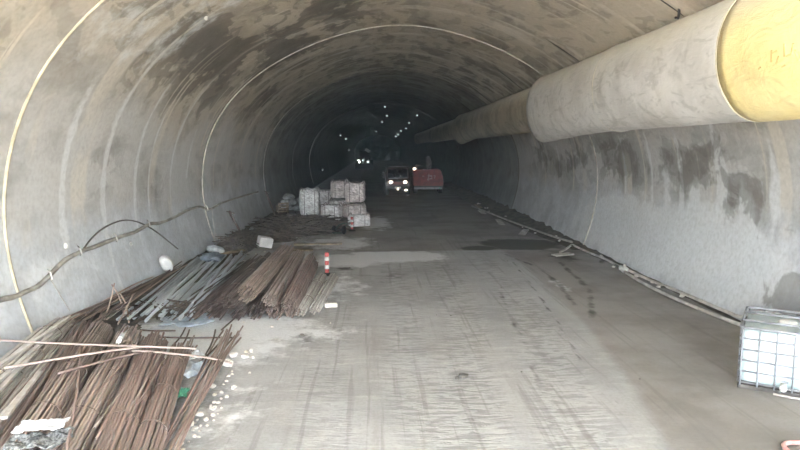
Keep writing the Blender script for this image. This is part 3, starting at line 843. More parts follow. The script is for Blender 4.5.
# ================================================================== LEFT WALL CABLES
cp = [(-30, 309), (0, 300), (14, 297), (25, 292), (38, 286), (50, 275), (64, 261), (80, 252), (97, 246), (120, 237), (135, 232), (150, 224), (160, 223), (175, 217), (188, 210), (200, 207), (210, 209), (222, 203), (240, 197), (258, 192)]
pts = spline([wl(*p, 0.06) for p in cp], 6)
cab = thing('wall_cable', 'thick grey cable sagging along the left wall', 'cable', pts[0])
def local(ps, o): return [Vector(p) - o.location for p in ps]
obj('cable', tube(local(pts, cab), [0.038 + 0.0 * i for i in range(len(pts))], 8), 'cable', cab, True)
for (px, py) in [(50, 275), (80, 251), (116, 238), (149, 224), (207, 208)]:
    p = wl(px, py, 0.0); q = wl(px, py, 0.11)
    bm = tube(local([p + Vector((-0.05, 0, 0.10)), q + Vector((0, 0, 0.06)), q + Vector((0.03, 0, -0.06)), p + Vector((0, 0, -0.07))], cab), 0.012, 6)
    obj('wall_hook', bm, 'pipe', cab)
cp2 = [(82, 251), (92, 238), (104, 228), (120, 221), (134, 221), (147, 226), (158, 233), (168, 241), (178, 249)]
pts = spline([wl(*p, 0.03) for p in cp2], 6)
tag(obj('thin_cable', tube(pts, 0.016, 6), 'cable_dark', None, True), 'thin dark cable looping above the thick cable on left wall', 'cable')
for a, m_, b in [((49, 277), (56, 288), (70, 311)), ((212, 208), (213, 220), (216, 238))]:
    pts = spline([wl(*a, 0.05), wl(*m_, 0.02), wl(*b, 0.02)], 6)
    tag(obj('hanging_cord', tube(pts, 0.008, 5), 'pipe', None, True),
        'thin pale cord hanging from thick cable above the %s' % ('near heap' if a[0] < 100 else 'far end of middle heap'), 'cord')
# small tags on the wall
for (px, py, lab) in [(131, 244, 'small pale tag on left wall under the cable'), (66, 246, 'small pale bracket on left wall above the cable'), (206, 18, 'small white fitting high on the left vault')]:
    p = wl(px, py, 0.02)
    bm = blob((0.03, 0.035, 0.05), px, 1, 0.2, 2, 4)
    o = obj('wall_fitting', bm, 'white'); o.location = p; tag(o, lab, 'fitting')
p = wl(679, 11, 0.03)
bm = tube([(0, 0, 0.06), (0, 0, -0.05), (0.02, 0.06, -0.10), (0.0, 0.12, -0.08)], 0.02, 6)
o = obj('ceiling_hook', bm, 'steel_dark'); o.location = p; tag(o, 'small dark hook in the vault above the grey duct section', 'hook')

# leaning stakes that carry the cable end
for (a, b, lab) in [((271, 214), (257, 191), 'tall leaning steel stake holding the end of wall cable'), ((246, 240), (229, 211), 'leaning steel stake on scrap heap in front of wall')]:
    pa = fl(*a, 0.1); pa.x = max(pa.x, -5.3); pb = at(*b, pa.y + 0.1); pb.x = max(pb.x, -5.72)
    t = thing('leaning_stake', lab, 'stake', pa)
    d = pb - pa
    obj('stake', tube([(0, 0, -0.08), d], 0.035, 6), 'rust_dark', t)
    obj('crossbar', tube([d * 0.93 + Vector((-0.12, 0, 0.06)), d * 0.93 + Vector((0.14, 0, -0.02))], 0.02, 6), 'rust_dark', t)

# ================================================================== SACKS, BAGS, SCRAP
def pillow(size, seed, mat):
    bm = bmesh.new()
    bmesh.ops.create_icosphere(bm, subdivisions=3, radius=1)
    for v in bm.verts:
        d = v.co.normalized(); m = (abs(d.x) ** 5 + abs(d.y) ** 5 + abs(d.z) ** 2.2) ** (-1 / 5)
        p = Vector((d.x * m, d.y * m, d.z * 0.9))
        k = 1 + 0.10 * fbm(d.x * 2 + seed, d.y * 2, d.z * 2)
        v.co = Vector((p.x * size[0] * k, p.y * size[1] * k, p.z * size[2] * k))
    return mesh('sack', bm, mat, True)
# white sack against the left wall
me = pillow((0.13, 0.14, 0.22), 2, 'white')
o = obj('white_sack', me, None); p = fl(161, 263, 0.55); o.location = Vector((-5.50, 14.3, 0.46)); o.rotation_euler = (0.2, -0.45, 0.3)
tag(o, 'white sack leaning on the left wall above the middle heap', 'sack')
me = mesh('carton', box((0, 0, 0), (0.42, 0.32, 0.30), None, 0.03), 'white')
o = obj('white_box', me, None); p = fl(265, 248); o.location = (p.x, p.y, 0.19); o.rotation_euler = (0.1, 0.22, 0.5)
tag(o, 'crumpled white carton on the floor before the scrap heap', 'carton')
me = pillow((0.12, 0.12, 0.11), 6, 'sack')
o = obj('grey_canister', me, None); p = fl(253, 232); o.location = (p.x, p.y, 0.1)
tag(o, 'small rounded grey canister at the left of the scrap heap', 'canister')
me = pillow((0.24, 0.18, 0.12), 9, 'sack')
o = obj('sack', me, None); o.location = (-5.15, 17.3, 0.30); o.rotation_euler = (0, 0.2, 0.5)
tag(o, 'dull grey sack in the debris at the wall foot past white sack', 'sack')
me = mesh('tarp', blob((0.26, 0.3, 0.12), 8, 3, 0.5, 2.6), 'film_dull', True)
o = obj('tarpaulin', me, None); o.location = (-5.0, 16.3, 0.26); tag(o, 'crumpled bluish tarpaulin in debris behind the white sack', 'tarpaulin')

# bulk bags
def bulk_bag(label, x, y, z, w, d, h, rz, mat, seed):
    t = thing('bulk_bag', label, 'bulk bag', (x, y, z), rz, 'stack of white bulk bags')
    bm = bmesh.new()
    bmesh.ops.create_cube(bm, size=2.0)
    bmesh.ops.subdivide_edges(bm, edges=bm.edges[:], cuts=9, use_grid_fill=True)
    for v in bm.verts:
        c = v.co
        bulge = 1 + 0.10 * math.cos(c.z * 1.4) * (0.5 + 0.5 * math.cos(c.x * 1.3) * math.cos(c.y * 1.3))
        r = max(abs(c.x), abs(c.y)); n_ = fbm(c.x * 2.0 + seed * 5, c.y * 2.0, c.z * 2.4) * 0.06
        corner = (abs(c.x) ** 8 + abs(c.y) ** 8 + abs(c.z) ** 8) ** (-1 / 8.0) * max(abs(c.x), abs(c.y), abs(c.z))
        p = c * corner * (bulge + n_)
        if c.z > 0.9: p.z += 0.10 * math.cos(c.x * 1.5) * math.cos(c.y * 1.5) + 0.08 * fbm(c.x * 3 + seed, c.y * 3)
        v.co = Vector((p.x * w / 2 * 0.95, p.y * d / 2 * 0.95, h / 2 + p.z * h / 2 * 0.96))
    zmin = min(v.co.z for v in bm.verts)
    for v in bm.verts: v.co.z -= zmin
    obj('bag_body', bm, mat, t, True)
    for sx in (-1, 1):
        for sy in (-1, 1):
            bx, by = sx * w * 0.40, sy * d * 0.40
            pts = spline([(bx - 0.08, by, h * 0.90), (bx - 0.05, by, h + 0.02), (bx + 0.03, by + 0.02, h + 0.04), (bx + 0.09, by, h * 0.9)], 4)
            obj('lifting_loop', tube(pts, 0.018, 5), 'strap', t)
    for k in (-0.25, 0.25):
        pts = [(w * k, -d * 0.545, h * q) for q in (0.05, 0.3, 0.55, 0.8, 0.95)]
        obj('side_strap', tube([(a, b + 0.02 * math.sin(i), c) for i, (a, b, c) in enumerate(pts)], 0.016, 5), 'strap', t)
BB = [('left end of the stack, standing alone on floor', 309, 216, 0, 0.92, 1.0, 1.18, 0.06, 'bag'),
      ('darker one standing behind the left end of stack', 324, 207, 0, 0.95, 1.0, 0.86, 0.0, 'bag'),
      ('front row of the stack, right of the left end bag', 331, 222, 0, 0.80, 0.9, 0.68, -0.1, 'bag'),
      ('front row of the stack under the two top bags', 354, 218, 0, 1.05, 0.9, 0.55, 0.05, 'bag_pink'),
      ('small low one in front of the stack behind marker post', 359, 227, 0, 0.86, 0.5, 0.46, 0.05, 'bag'),
      ('back row of the stack under the left top bag', 339, 212, 0, 0.95, 0.9, 0.58, 0.0, 'bag')]
pos = {}
for i, (s, px, py, z, w, d, h, rz, m_) in enumerate(BB):
    p = fl(px, py); p.y += d / 2
    bulk_bag('white bulk bag, ' + s, p.x, p.y, 0, w, d, h, rz, m_, i + 1); pos[i] = p
bulk_bag('white bulk bag, left one of two on top of stack', pos[5].x + 0.03, pos[5].y - 0.25, 0.66, 0.86, 0.95, 0.84, 0.05, 'bag_pink', 11)
bulk_bag('white bulk bag, right one of two on top of stack', pos[3].x + 0.04, pos[3].y + 0.25, 0.63, 0.86, 0.95, 0.88, -0.05, 'bag_pink', 12)

sk = [pillow((0.27, 0.2, 0.15), 20 + i, 'sack') for i in range(3)]
for i, (px, py, z) in enumerate([(273, 209, 0.12), (281, 209, 0.12), (289, 210, 0.12), (297, 211, 0.12), (277, 208, 0.36), (285, 209, 0.36), (293, 209, 0.36), (273, 207, 0.56), (288, 208, 0.58)]):
    p = fl(px, py); p.x = max(p.x, -5.25); o = obj('small_sack', sk[i % 3], None)
    o.location = (p.x, p.y, z); o.rotation_euler = (rnd.uniform(-.2, .2), rnd.uniform(-.2, .2), rnd.uniform(0, 3))
    tag(o, 'greyish white small sack heaped between left wall and bulk bags', 'sack', 'small sacks left of the bulk bags')

# scrap heap of wire and offcuts in front of the bags
def scrap(label, cx, cy, rx, ry, h, n, seed, lmin=0.5, lmax=1.6, soil='dirt'):
    rr = random.Random(seed)
    t = thing('scrap_heap', label, 'scrap heap', (cx, cy, 0))
    bm = bmesh.new()
    bmesh.ops.create_grid(bm, x_segments=26, y_segments=26, size=1.0)
    H_ = lambda u, v: h * max(0, 1 - (u * u + v * v)) ** 0.8
    for v in bm.verts:
        u, w = v.co.x, v.co.y
        z = H_(u, w) * 0.8
        v.co = Vector((u * rx, w * ry, z * (1 + 0.5 * fbm(u * 3 + seed, w * 3)) - (0.03 if z <= 0 else 0)))
    o = obj('soil_mound', bm, soil, t, True); o['kind'] = 'stuff'
    bm = bmesh.new()
    for i in range(n):
        a = rr.uniform(0, 6.28); q = math.sqrt(rr.random()) * 0.95
        u, w = q * math.cos(a), q * math.sin(a)
        p = Vector((u * rx, w * ry, H_(u, w) + rr.uniform(-0.02, 0.10)))
        d = rr.gauss(0.0, 0.9); L = rr.uniform(lmin, lmax) / 2
        dv = Vector((math.cos(d) * L, math.sin(d) * L, rr.uniform(-0.12, 0.12)))
        add_tube(bm, [p - dv, p + Vector((rr.uniform(-.08, .08), rr.uniform(-.08, .08), rr.uniform(0, .07))), p + dv], rr.uniform(0.008, 0.022), 4)
    o = obj('scrap_wire', bm, 'twig', t); o['kind'] = 'stuff'
    return t
p = fl(298, 229)
scrap('dark tangled heap of scrap wire in front of the bulk bags', p.x, p.y + 0.1, 1.75, 2.2, 0.32, 420, 5)
scrap('narrow tangle of dark offcuts along the left wall past white sack', -5.0, 19.5, 0.5, 2.0, 0.34, 200, 6, 0.3, 0.7)
scrap('small dark tangle of wire at the back end of pipe fan', -4.3, 21.2, 0.9, 0.7, 0.2, 120, 8, 0.4, 1.0)
scrap('low tangle of rusty wire on the front edge of middle heap', -4.6, 11.4, 0.8, 0.4, 0.08, 130, 9, 0.3, 0.8, 'dirt_pale')
p = fl(273, 214)
t = thing('broken_crate', 'broken brown wooden crate by the tall leaning stake', 'crate', (max(p.x, -5.12), p.y, 0.08), 0.4)
for k in range(4): obj('crate_board', box((0, -0.2, 0.06 + 0.12 * k), (0.5, 0.03, 0.09), None, 0.005), 'wood', t)
for sx in (-1, 1): obj('crate_post', box((0.22 * sx, -0.17, 0.2), (0.05, 0.05, 0.5), None, 0.005), 'wood', t)
for sx in (-1, 1): obj('crate_side', box((0.24 * sx, 0.0, 0.18), (0.03, 0.4, 0.32), None, 0.005), 'wood', t)
# board lying at the back of the bundle stack
for i, (px, py, L, rz, lab) in enumerate([(318, 245, 1.5, 0.1, 'dark flat board on the floor behind the bundle stack'), (296, 251, 1.0, -0.1, 'brown flat board right of the white carton'), (230, 258, 1.0, 0.9, 'short brown plank lying on the pale pipes end')]):
    p = fl(px, py)
    o = obj('plank', box((0, 0, 0), (L, 0.16, 0.05), None, 0.006), 'wood'); o.location = (p.x, p.y, 0.03 if i < 2 else 0.16); o.rotation_euler = (0, 0, rz)
    tag(o, lab, 'plank')
# two-wheeled trolley by the near bag
p = fl(339, 234)
t = thing('hand_trolley', 'small green trolley lying on two black wheels near bulk bags', 'trolley', (p.x, p.y, 0), -0.35)
for sx in (-1, 1):
    w_ = obj('wheel', lathe([(0.05, -0.05), (0.12, -0.05), (0.15, -0.02), (0.15, 0.02), (0.12, 0.05), (0.05, 0.05)], 18), 'black', t, True)
    w_.location = (sx * 0.19, 0, 0.15); w_.rotation_euler = (0, math.pi / 2, 0)
obj('axle', tube([(-0.22, 0, 0.15), (0.22, 0, 0.15)], 0.02, 8), 'steel_dark', t)
M['trolley_green'] = plain('trolley_green', srgb(70, 96, 84), srgb(50, 72, 62), 0.6)
obj('frame', tube(spline([(-0.13, 0, 0.15), (-0.14, 0.35, 0.28), (0.0, 0.6, 0.32), (0.14, 0.35, 0.28), (0.13, 0, 0.15)], 5), 0.025, 6), 'trolley_green', t)
obj('toe_plate', box((0, -0.08, 0.05), (0.3, 0.2, 0.02), None, 0.003), 'trolley_green', t)

# striped marker posts
def marker(px, py, h, lab):
    p = fl(px, py); t = thing('marker_post', lab, 'marker post', (p.x, p.y, 0))
    obj('base', lathe([(0.13, 0), (0.13, 0.02), (0.07, 0.05), (0.05, 0.06)], 20), 'black', t, True)
    r = 0.05
    bands = ['red', 'white', 'red', 'white', 'red']
    z = 0.05; dz = (h - 0.05) / len(bands)
    for i, b in enumerate(bands):
        rr = r + (0.004 if b == 'white' else 0)
        obj('red_band' if b == 'red' else 'white_band', lathe([(rr, z), (rr, z + dz)] if i < 4 else [(rr, z), (rr, z + dz * 0.9), (rr * 0.7, z + dz), (0.012, z + dz * 1.02)], 18), b, t, True)
        z += dz
marker(327, 275, 0.55, 'red and white striped marker post beside the pale bundles')
marker(352, 231, 0.52, 'red and white striped marker post in front of bulk bags')

# ================================================================== STONES AND LITTER
st_m = [mesh('stone', blob((1, 0.8, 0.62), i * 7, 1, 0.35, 1.3), 'stone') for i in range(5)]
def stone(px, py, r, me_list, lab, group, name='stone', cat='stone', seed=0):
    p = fl(px, py); me_ = me_list[seed % len(me_list)]
    o = obj(name, me_, None); o.scale = (r, r, r); o.location = (p.x, p.y, r * 0.45); o.rotation_euler = (0, 0, seed * 1.3)
    return tag(o, lab, cat, group)
big = [(228, 366, 0.10), (233, 357, 0.075), (245, 358, 0.065), (213, 388, 0.05), (190, 426, 0.065), (200, 416, 0.05)]
for i, (px, py, r) in enumerate(big):
    stone(px, py, r, st_m, ['largest pale stone beside the narrow sheaf of rods', 'pale stone right behind the largest pale stone', 'pale stone standing apart right of largest pale stone',
                            'pale stone midway along the narrow sheaf of rods', 'pale stone nearest the bottom edge by the sheaf', 'flat pale stone second nearest the bottom edge'][i], None, seed=i)
for i in range(46):
    s = rnd.random()
    px, py = 176 + 68 * s + rnd.uniform(0, 16) + (2), 446 - 96 * s + rnd.uniform(-8, 8)
    stone(px, py, rnd.uniform(0.012, 0.038), st_m, 'little pale stone chip scattered beside the narrow sheaf of rods', 'pale stone chips', 'stone_chip', 'stone', i)
for i in range(24):
    px, py = rnd.uniform(222, 345), rnd.uniform(252, 335)
    stone(px, py, rnd.uniform(0.015, 0.04), st_m, 'little pale stone chip scattered around the bundle stack', 'stone chips near the stack', 'stone_chip', 'stone', i)
sd = [mesh('clod', blob((1, 0.9, 0.6), i * 5 + 2, 1, 0.35, 1.4), 'stone_dark') for i in range(3)]
stone(463, 378, 0.07, sd, 'dark clod lying alone in the middle of wheel tracks', None, 'soil_clod', 'clod', 0)
stone(457, 379, 0.035, sd, 'smaller dark clod touching the clod amid wheel tracks', None, 'soil_clod', 'clod', 1)
stone(302, 336, 0.045, sd, 'small dark clod on the stained floor before bundle stack', None, 'soil_clod', 'clod', 2)
o = obj('white_block', box((0, 0, 0.04), (0.24, 0.10, 0.08), None, 0.012), 'stone'); p = fl(331, 307); o.location = p; o.rotation_euler = (0, 0, 0.15)
tag(o, 'white foam block at the end of pale bundles', 'block')
def crumple(size, seed, mat, amp=0.5, n=18):
    bm = bmesh.new(); bmesh.ops.create_grid(bm, x_segments=n, y_segments=n, size=1.0)
    for v in bm.verts:
        x, y = v.co.x, v.co.y
        ed = 1 + 0.25 * nz(x * 1.5 + seed, y * 1.5)
        v.co = Vector((x * size[0] * ed, y * size[1] * ed, size[2] * (0.55 + amp * fbm(x * 2.6 + seed, y * 2.6, seed))))
    me_ = mesh('crumple', bm, mat, True); return me_
def litter(name, px, py, z, size, rz, mat, lab, cat, seed):
    o = obj(name, crumple(size, seed, mat), None); p = fl(px, py, z); o.location = p; o.rotation_euler = (0, 0, rz); tag(o, lab, cat)
    so = o.modifiers.new('thick', 'SOLIDIFY'); so.thickness = 0.008
    return o
litter('white_sheet', 42, 429, 0.56, (0.21, 0.11, 0.06), 0.15, 'film_white', 'crumpled white sheet lying on the near heap of rods', 'sheet', 3)
litter('grey_mesh_cloth', 38, 446, 0.44, (0.24, 0.18, 0.10), 0.1, 'cloth_grey', 'mottled grey cloth under the white sheet on near heap', 'cloth', 13)
litter('plastic_bag', 190, 372, 0.02, (0.17, 0.28, 0.10), 0.2, 'film', 'crumpled pale blue plastic bag beside the narrow sheaf of rods', 'plastic bag', 4)
litter('plastic_bag', 194, 358, 0.02, (0.13, 0.14, 0.09), 0.6, 'film_white', 'small white plastic bag behind the pale blue plastic bag', 'plastic bag', 6)
litter('plastic_wrapper', 182, 396, 0.05, (0.07, 0.13, 0.09), 0.1, 'green', 'green plastic wrapper on litter beside narrow sheaf of rods', 'wrapper', 5)
litter('plastic_wrapper', 167, 418, 0.06, (0.05, 0.07, 0.06), 0.3, 'yellow', 'small yellow wrapper below the green wrapper', 'wrapper', 7)
litter('plastic_sheet', 187, 322, 0.03, (0.42, 0.36, 0.07), 0.1, 'film', 'crumpled bluish plastic sheet at the front of middle heap', 'sheet', 8)
o = obj('paper_tube', tube([fl(150, 440, 0.10), fl(177, 378, 0.10)], 0.05, 12), 'white'); tag(o, 'long white plastic tube lying beside rightmost near bundle', 'tube')
a, b = fl(118, 343, 0.44), fl(128, 328, 0.34)
bm = bmesh.new(); add_tube(bm, [a, a.lerp(b, 0.3), a.lerp(b, 0.8), b], [0.03, 0.045, 0.055, 0.04], 12)
tag(obj('plastic_bottle', bm, 'film_white', None, True), 'pale plastic bottle lying on top of leftmost near bundle', 'bottle')

# ================================================================== RIGHT WALL FOOT
bm = bmesh.new(); rows = []
for i in range(200):
    y = 10.0 + 45 * i / 199
    wid = np.interp(y, [10, 16, 20, 24, 30, 40, 55], [0.25, 0.30, 0.55, 0.9, 1.15, 1.2, 1.0])
    hh = np.interp(y, [10, 16, 20, 24, 30, 40, 55], [0.03, 0.06, 0.10, 0.16, 0.22, 0.25, 0.2])
    row = []
    for k in range(10):
        t = k / 9
        x = 5.64 - wid * t
        z = hh * (1 - t) ** 0.7 * (1 + 0.6 * fbm(x * 3, y * 1.8)) - 0.05 * t
        row.append(bm.verts.new((x, y, z)))
    rows.append(row)
for a, b in zip(rows, rows[1:]):
    for k in range(9): bm.faces.new((a[k], a[k + 1], b[k + 1], b[k]))
tag(obj('soil_berm', bm, 'dirt', None, True), 'low dark soil berm along the foot of the right wall', 'soil', kind='stuff')

def hose(name, pix, zs, r, mat, lab, cat='pipe'):
    pts = spline([fl(px, py, z) for (px, py), z in zip(pix, zs)], 6)
    return tag(obj(name, tube(pts, r, 8), mat, None, True), lab, cat)
hose('water_pipe', [(752, 316), (741, 317), (720, 309), (680, 292), (650, 280), (628, 270), (621, 266)], [0.12, 0.10, 0.09, 0.08, 0.08, 0.08, 0.08], 0.032, 'pipe', 'pale water pipe lying right at the foot of right wall')
hose('water_pipe', [(756, 327), (742, 325), (720, 317), (690, 305), (665, 294), (645, 284), (633, 277), (624, 271)], [0.05] * 8, 0.034, 'pipe', 'pale water pipe on the floor, nearer of two by tank')
hose('water_hose', [(624, 269), (605, 259), (590, 253), (577, 247), (572, 245), (566, 249), (560, 252)], [0.06] * 7, 0.032, 'pipe', 'pale hose curving away beyond the white coupling at right wall')
hose('water_pipe', [(572, 242), (555, 237), (535, 230), (510, 221), (490, 213), (472, 206)], [0.16, 0.17, 0.2, 0.24, 0.28, 0.3], 0.035, 'cable', 'dull pipe running away along the right berm')
t = thing('pipe_coupling', 'white pipe coupling where pipes meet at right wall foot', 'coupling', fl(625, 273))
obj('body', blob((0.085, 0.10, 0.075), 3, 2, 0.08, 1.5, 3), 'white', t, True).location = (0, 0, 0.075)
obj('flange', tube([(-0.02, 0.05, 0.08), (-0.05, 0.17, 0.09)], 0.055, 12), 'white', t)
obj('cap', tube([(0.0, 0.0, 0.13), (-0.02, 0.02, 0.21)], 0.035, 10), 'pipe', t)
for i, (px, py, L, rz, lab) in enumerate([(524, 232, 1.6, 1.25, 'pale flat board by the right berm, nearest to damp patch'), (500, 222, 2.0, 1.45, 'pale board on the right berm beyond the nearest board'),
                                          (482, 212, 1.8, 1.5, 'pale board on the right berm, farther of three'), (563, 252, 0.7, 0.5, 'short splintered pale board left of hose bend'), (478, 206, 2.2, 1.52, 'pale board on the right berm, farthest from camera')]):
    p = fl(px, py, 0.10)
    o = obj('board', box((0, 0, 0), (L, 0.22, 0.04), None, 0.005), 'pipe' if i != 4 else 'wood'); o.location = (p.x, p.y, 0.10 if i != 3 else 0.03); o.rotation_euler = (0.05, 0.02, rz)
    tag(o, lab, 'board')
for i in range(40):
    y = rnd.uniform(11, 36); x = 5.45 - rnd.random() * np.interp(y, [11, 20, 30, 36], [0.1, 0.6, 1.0, 1.0]); r = rnd.uniform(0.03, 0.09)
    o = obj('stone', (sd + st_m)[i % 8], None); o.scale = (r, r, r); o.location = (x, y, 0.05 + r * 0.3); o.rotation_euler = (0, 0, i)
    tag(o, 'rough stone lying on the soil berm at right wall', 'stone', 'stones on the right berm')
# bare pebbles on the road
for i in range(14):
    x, y = rnd.uniform(-1.5, 4.5), rnd.uniform(6, 18)
    o = obj('pebble', sd[i % 3], None); r = rnd.uniform(0.008, 0.02); o.scale = (r, r, r); o.location = (x, y, r * 0.3); o.rotation_euler = (0, 0, i)
    tag(o, 'tiny pebble lying loose on the muddy roadway', 'pebble', 'pebbles on the roadway')

# ================================================================== CAGED TANK
W_, D_, HT = 1.0, 1.2, 0.80
ang = math.radians(-34)
c0 = Vector((3.73, 7.62, 0))
tk = thing('caged_tank', 'white plastic liquid tank in a steel cage by right wall', 'tank', c0, ang)
# local frame: x along the front face, y to the back
bm = bmesh.new()
bmesh.ops.create_cube(bm, size=2.0)
bmesh.ops.subdivide_edges(bm, edges=bm.edges[:], cuts=11, use_grid_fill=True)
for v in bm.verts:
    c = v.co
    k = (abs(c.x) ** 20 + abs(c.y) ** 20 + abs(c.z) ** 20) ** (-1 / 20.0) * max(abs(c.x), abs(c.y), abs(c.z))
    p = c * k
    dent = 0.012 * math.cos(c.z * math.pi * 4) * (1 if max(abs(c.x), abs(c.y)) > 0.9 else 0) + 0.008 * fbm(c.x * 1.5, c.y * 1.5, c.z * 1.5)
    p = p * (1 + dent)
    v.co = Vector((W_ / 2 + p.x * (W_ / 2 - 0.022), D_ / 2 + p.y * (D_ / 2 - 0.022), 0.08 + 0.34 + p.z * 0.336))
obj('tank_body', bm, 'tank', tk, True)
cr = 0.011
zs = [0.09, 0.23, 0.37, 0.51, 0.65, 0.79]
def cage(pts, r=cr): obj('cage_bar', tube(pts, r, 6), 'cage', tk, True)
for z in zs:
    r = cr if z < 0.7 else 0.016
    b_ = 0.03
    cage([(b_, 0, z), (W_ - b_, 0, z), (W_, b_, z), (W_, D_ - b_, z), (W_ - b_, D_, z), (b_, D_, z), (0, D_ - b_, z), (0, b_, z), (b_, 0, z)], r)
for k in range(6):
    x = 0.03 + (W_ - 0.06) * k / 5
    cage([(x, -0.006, 0.05), (x, -0.006, 0.79)]); cage([(x, D_ + 0.006, 0.05), (x, D_ + 0.006, 0.79)])
for k in range(1, 6):
    y = D_ * k / 6
    cage([(-0.006, y, 0.05), (-0.006, y, 0.79)]); cage([(W_ + 0.006, y, 0.05), (W_ + 0.006, y, 0.79)])
for y in (0.36, 0.84): cage([(0, y, 0.80), (W_, y, 0.80)], 0.014)
lid = obj('filler_lid', lathe([(0.11, 0), (0.11, 0.03), (0.09, 0.045), (0.02, 0.05)], 24), 'white', tk, True); lid.location = (0.5, 0.6, 0.755)
obj('data_plate', box((0.36, 0.10, 0.768), (0.16, 0.10, 0.012), None, 0.003), 'film_white', tk)
v_ = thing_v = obj('outlet_valve', tube([(0.5, 0.02, 0.13), (0.5, -0.09, 0.125)], 0.036, 14), 'white', tk, True)
obj('valve_cap', tube([(0.5, -0.09, 0.125), (0.5, -0.125, 0.122)], 0.042, 14), 'white', v_, True)
obj('valve_handle', box((0.5, -0.06, 0.19), (0.10, 0.02, 0.02), None, 0.003), 'cage', v_)
obj('skid_runner', box((W_ / 2, 0.03, 0.03), (W_, 0.05, 0.05), None, 0.008), 'skid', tk)
obj('skid_runner', box((W_ / 2, D_ - 0.03, 0.03), (W_, 0.05, 0.05), None, 0.008), 'skid', tk)
obj('skid_runner', box((0.03, D_ / 2, 0.03), (0.05, D_, 0.05), None, 0.008), 'skid', tk)
obj('skid_runner', box((W_ - 0.03, D_ / 2, 0.03), (0.05, D_, 0.05), None, 0.008), 'skid', tk)
obj('base_plate', box((W_ / 2, D_ / 2, 0.07), (W_ - 0.06, D_ - 0.06, 0.02), None, 0.004), 'skid', tk)
# foot rod sticking out under the tank
q0 = c0 + Matrix.Rotation(ang, 3, 'Z') @ Vector((0.40, -0.10, 0.03)); q1 = c0 + Matrix.Rotation(ang, 3, 'Z') @ Vector((1.1, -0.05, 0.03))
lay_rod('rebar', ROD['rod_pale'][0], q0, q1, 'short pale rod lying on the floor before the caged tank', 'rod')
# coil of pinkish hose in the near corner
pts = []
c = fl(806, 452)
for k in range(41):
    a = 2 * math.pi * k / 40
    pts.append((c.x + 0.20 * math.cos(a), c.y + 0.17 * math.sin(a), 0.025 + 0.008 * math.sin(3 * a)))
M['hose_pink'] = plain('faded_red_hose', srgb(208, 136, 130), srgb(204, 170, 160), 0.6, 14)
tag(obj('hose_coil', tube(pts, 0.024, 8, False), 'hose_pink', None, True), 'faded red loop of hose on the floor in near right corner', 'hose')

# ================================================================== VEHICLES IN THE DARK
def wheel(parent, x, y, r, w):
    o = obj('wheel', lathe([(r * 0.5, -w / 2), (r * 0.9, -w / 2), (r, -w * 0.3), (r, w * 0.3), (r * 0.9, w / 2), (r * 0.5, w / 2)], 22), 'black', parent, True)
    o.location = (x, y, r); o.rotation_euler = (0, math.pi / 2, 0)
    h = obj('hub', lathe([(r * 0.45, -w * 0.45), (r * 0.5, 0), (r * 0.45, w * 0.45)], 14), 'grey_metal', o, True)
# small truck facing the camera
p = fl(398, 195)
tr = thing('small_truck', 'small dark red truck facing the camera with headlights on', 'truck', (p.x, p.y, -0.03), 0.02)
bm = bmesh.new()
prof = [(-0.02, 0.42), (0.0, 0.95), (0.10, 1.08), (0.42, 1.78), (0.60, 1.86), (1.55, 1.86), (1.62, 1.75), (1.62, 0.42)]
w = 0.80
L_ = [bm.verts.new((-w * (1 if z < 1.1 else 0.92), y, z)) for y, z in prof]; R_ = [bm.verts.new((w * (1 if z < 1.1 else 0.92), y, z)) for y, z in prof]
bm.faces.new(L_); bm.faces.new(R_)
for i in range(len(prof)): bm.faces.new((L_[i], L_[(i + 1) % len(prof)], R_[(i + 1) % len(prof)], R_[i]))
bmesh.ops.bevel(bm, geom=bm.edges[:], offset=0.03, segments=2, affect='EDGES')
obj('cab', bm, 'truck_dark', tr)
rx = Matrix.Rotation(math.atan2(0.32, 0.70), 3, 'X').inverted()
obj('windscreen', box((0, 0.245, 1.43), (1.3, 0.03, 0.62), rx, 0.01), 'glass', tr)
obj('windscreen_sill', box((0, 0.06, 1.10), (1.25, 0.06, 0.05), None, 0.01), 'grey_metal', tr)
obj('roof_edge', box((0, 0.5, 1.87), (1.2, 0.12, 0.05), None, 0.01), 'grey_metal', tr)
obj('bumper', box((0, -0.08, 0.50), (1.64, 0.14, 0.20), None, 0.03), 'steel_dark', tr)
obj('grille', box((0, -0.015, 0.80), (0.62, 0.04, 0.16), None, 0.01), 'machine_red', tr)
obj('number_plate', box((-0.02, -0.16, 0.52), (0.40, 0.015, 0.12), None, 0.003), 'white', tr)
for sx in (-1, 1):
    h = obj('headlamp', blob((0.12, 0.06, 0.09), 4, 2, 0.0, 1, 3), 'lamp_warm', tr, True); h.location = (0.47 * sx, -0.03, 0.88)
    obj('lamp_rim', tube([(0.47 * sx + 0.17 * math.cos(a), -0.02, 0.88 + 0.13 * math.sin(a)) for a in [2 * math.pi * k / 20 for k in range(21)]], 0.02, 5, False), 'steel_dark', h).matrix_parent_inverse = Matrix.Translation((-0.47 * sx, 0.03, -0.88))
    obj('mirror', box((0.98 * sx, 0.25, 1.35), (0.12, 0.06, 0.28), None, 0.01), 'steel_dark', tr)
    wheel(tr, 0.70 * sx, 0.55, 0.34, 0.22); wheel(tr, 0.70 * sx, 3.2, 0.34, 0.26)
f = obj('fog_lamp', blob((0.10, 0.04, 0.05), 4, 2, 0.0, 1, 3), 'lamp_warm', tr, True); f.location = (0.52, -0.17, 0.36)
f = obj('fog_lamp', blob((0.05, 0.04, 0.07), 4, 2, 0.0, 1, 3), 'lamp_warm', tr, True); f.location = (-0.02 , -0.19, 0.42)
obj('chassis', box((0, 2.3, 0.5), (0.9, 3.6, 0.16), None, 0.01), 'steel_dark', tr)
bed = obj('cargo_bed', box((0, 2.9, 1.0), (1.62, 2.4, 0.08), None, 0.01), 'steel_dark', tr)
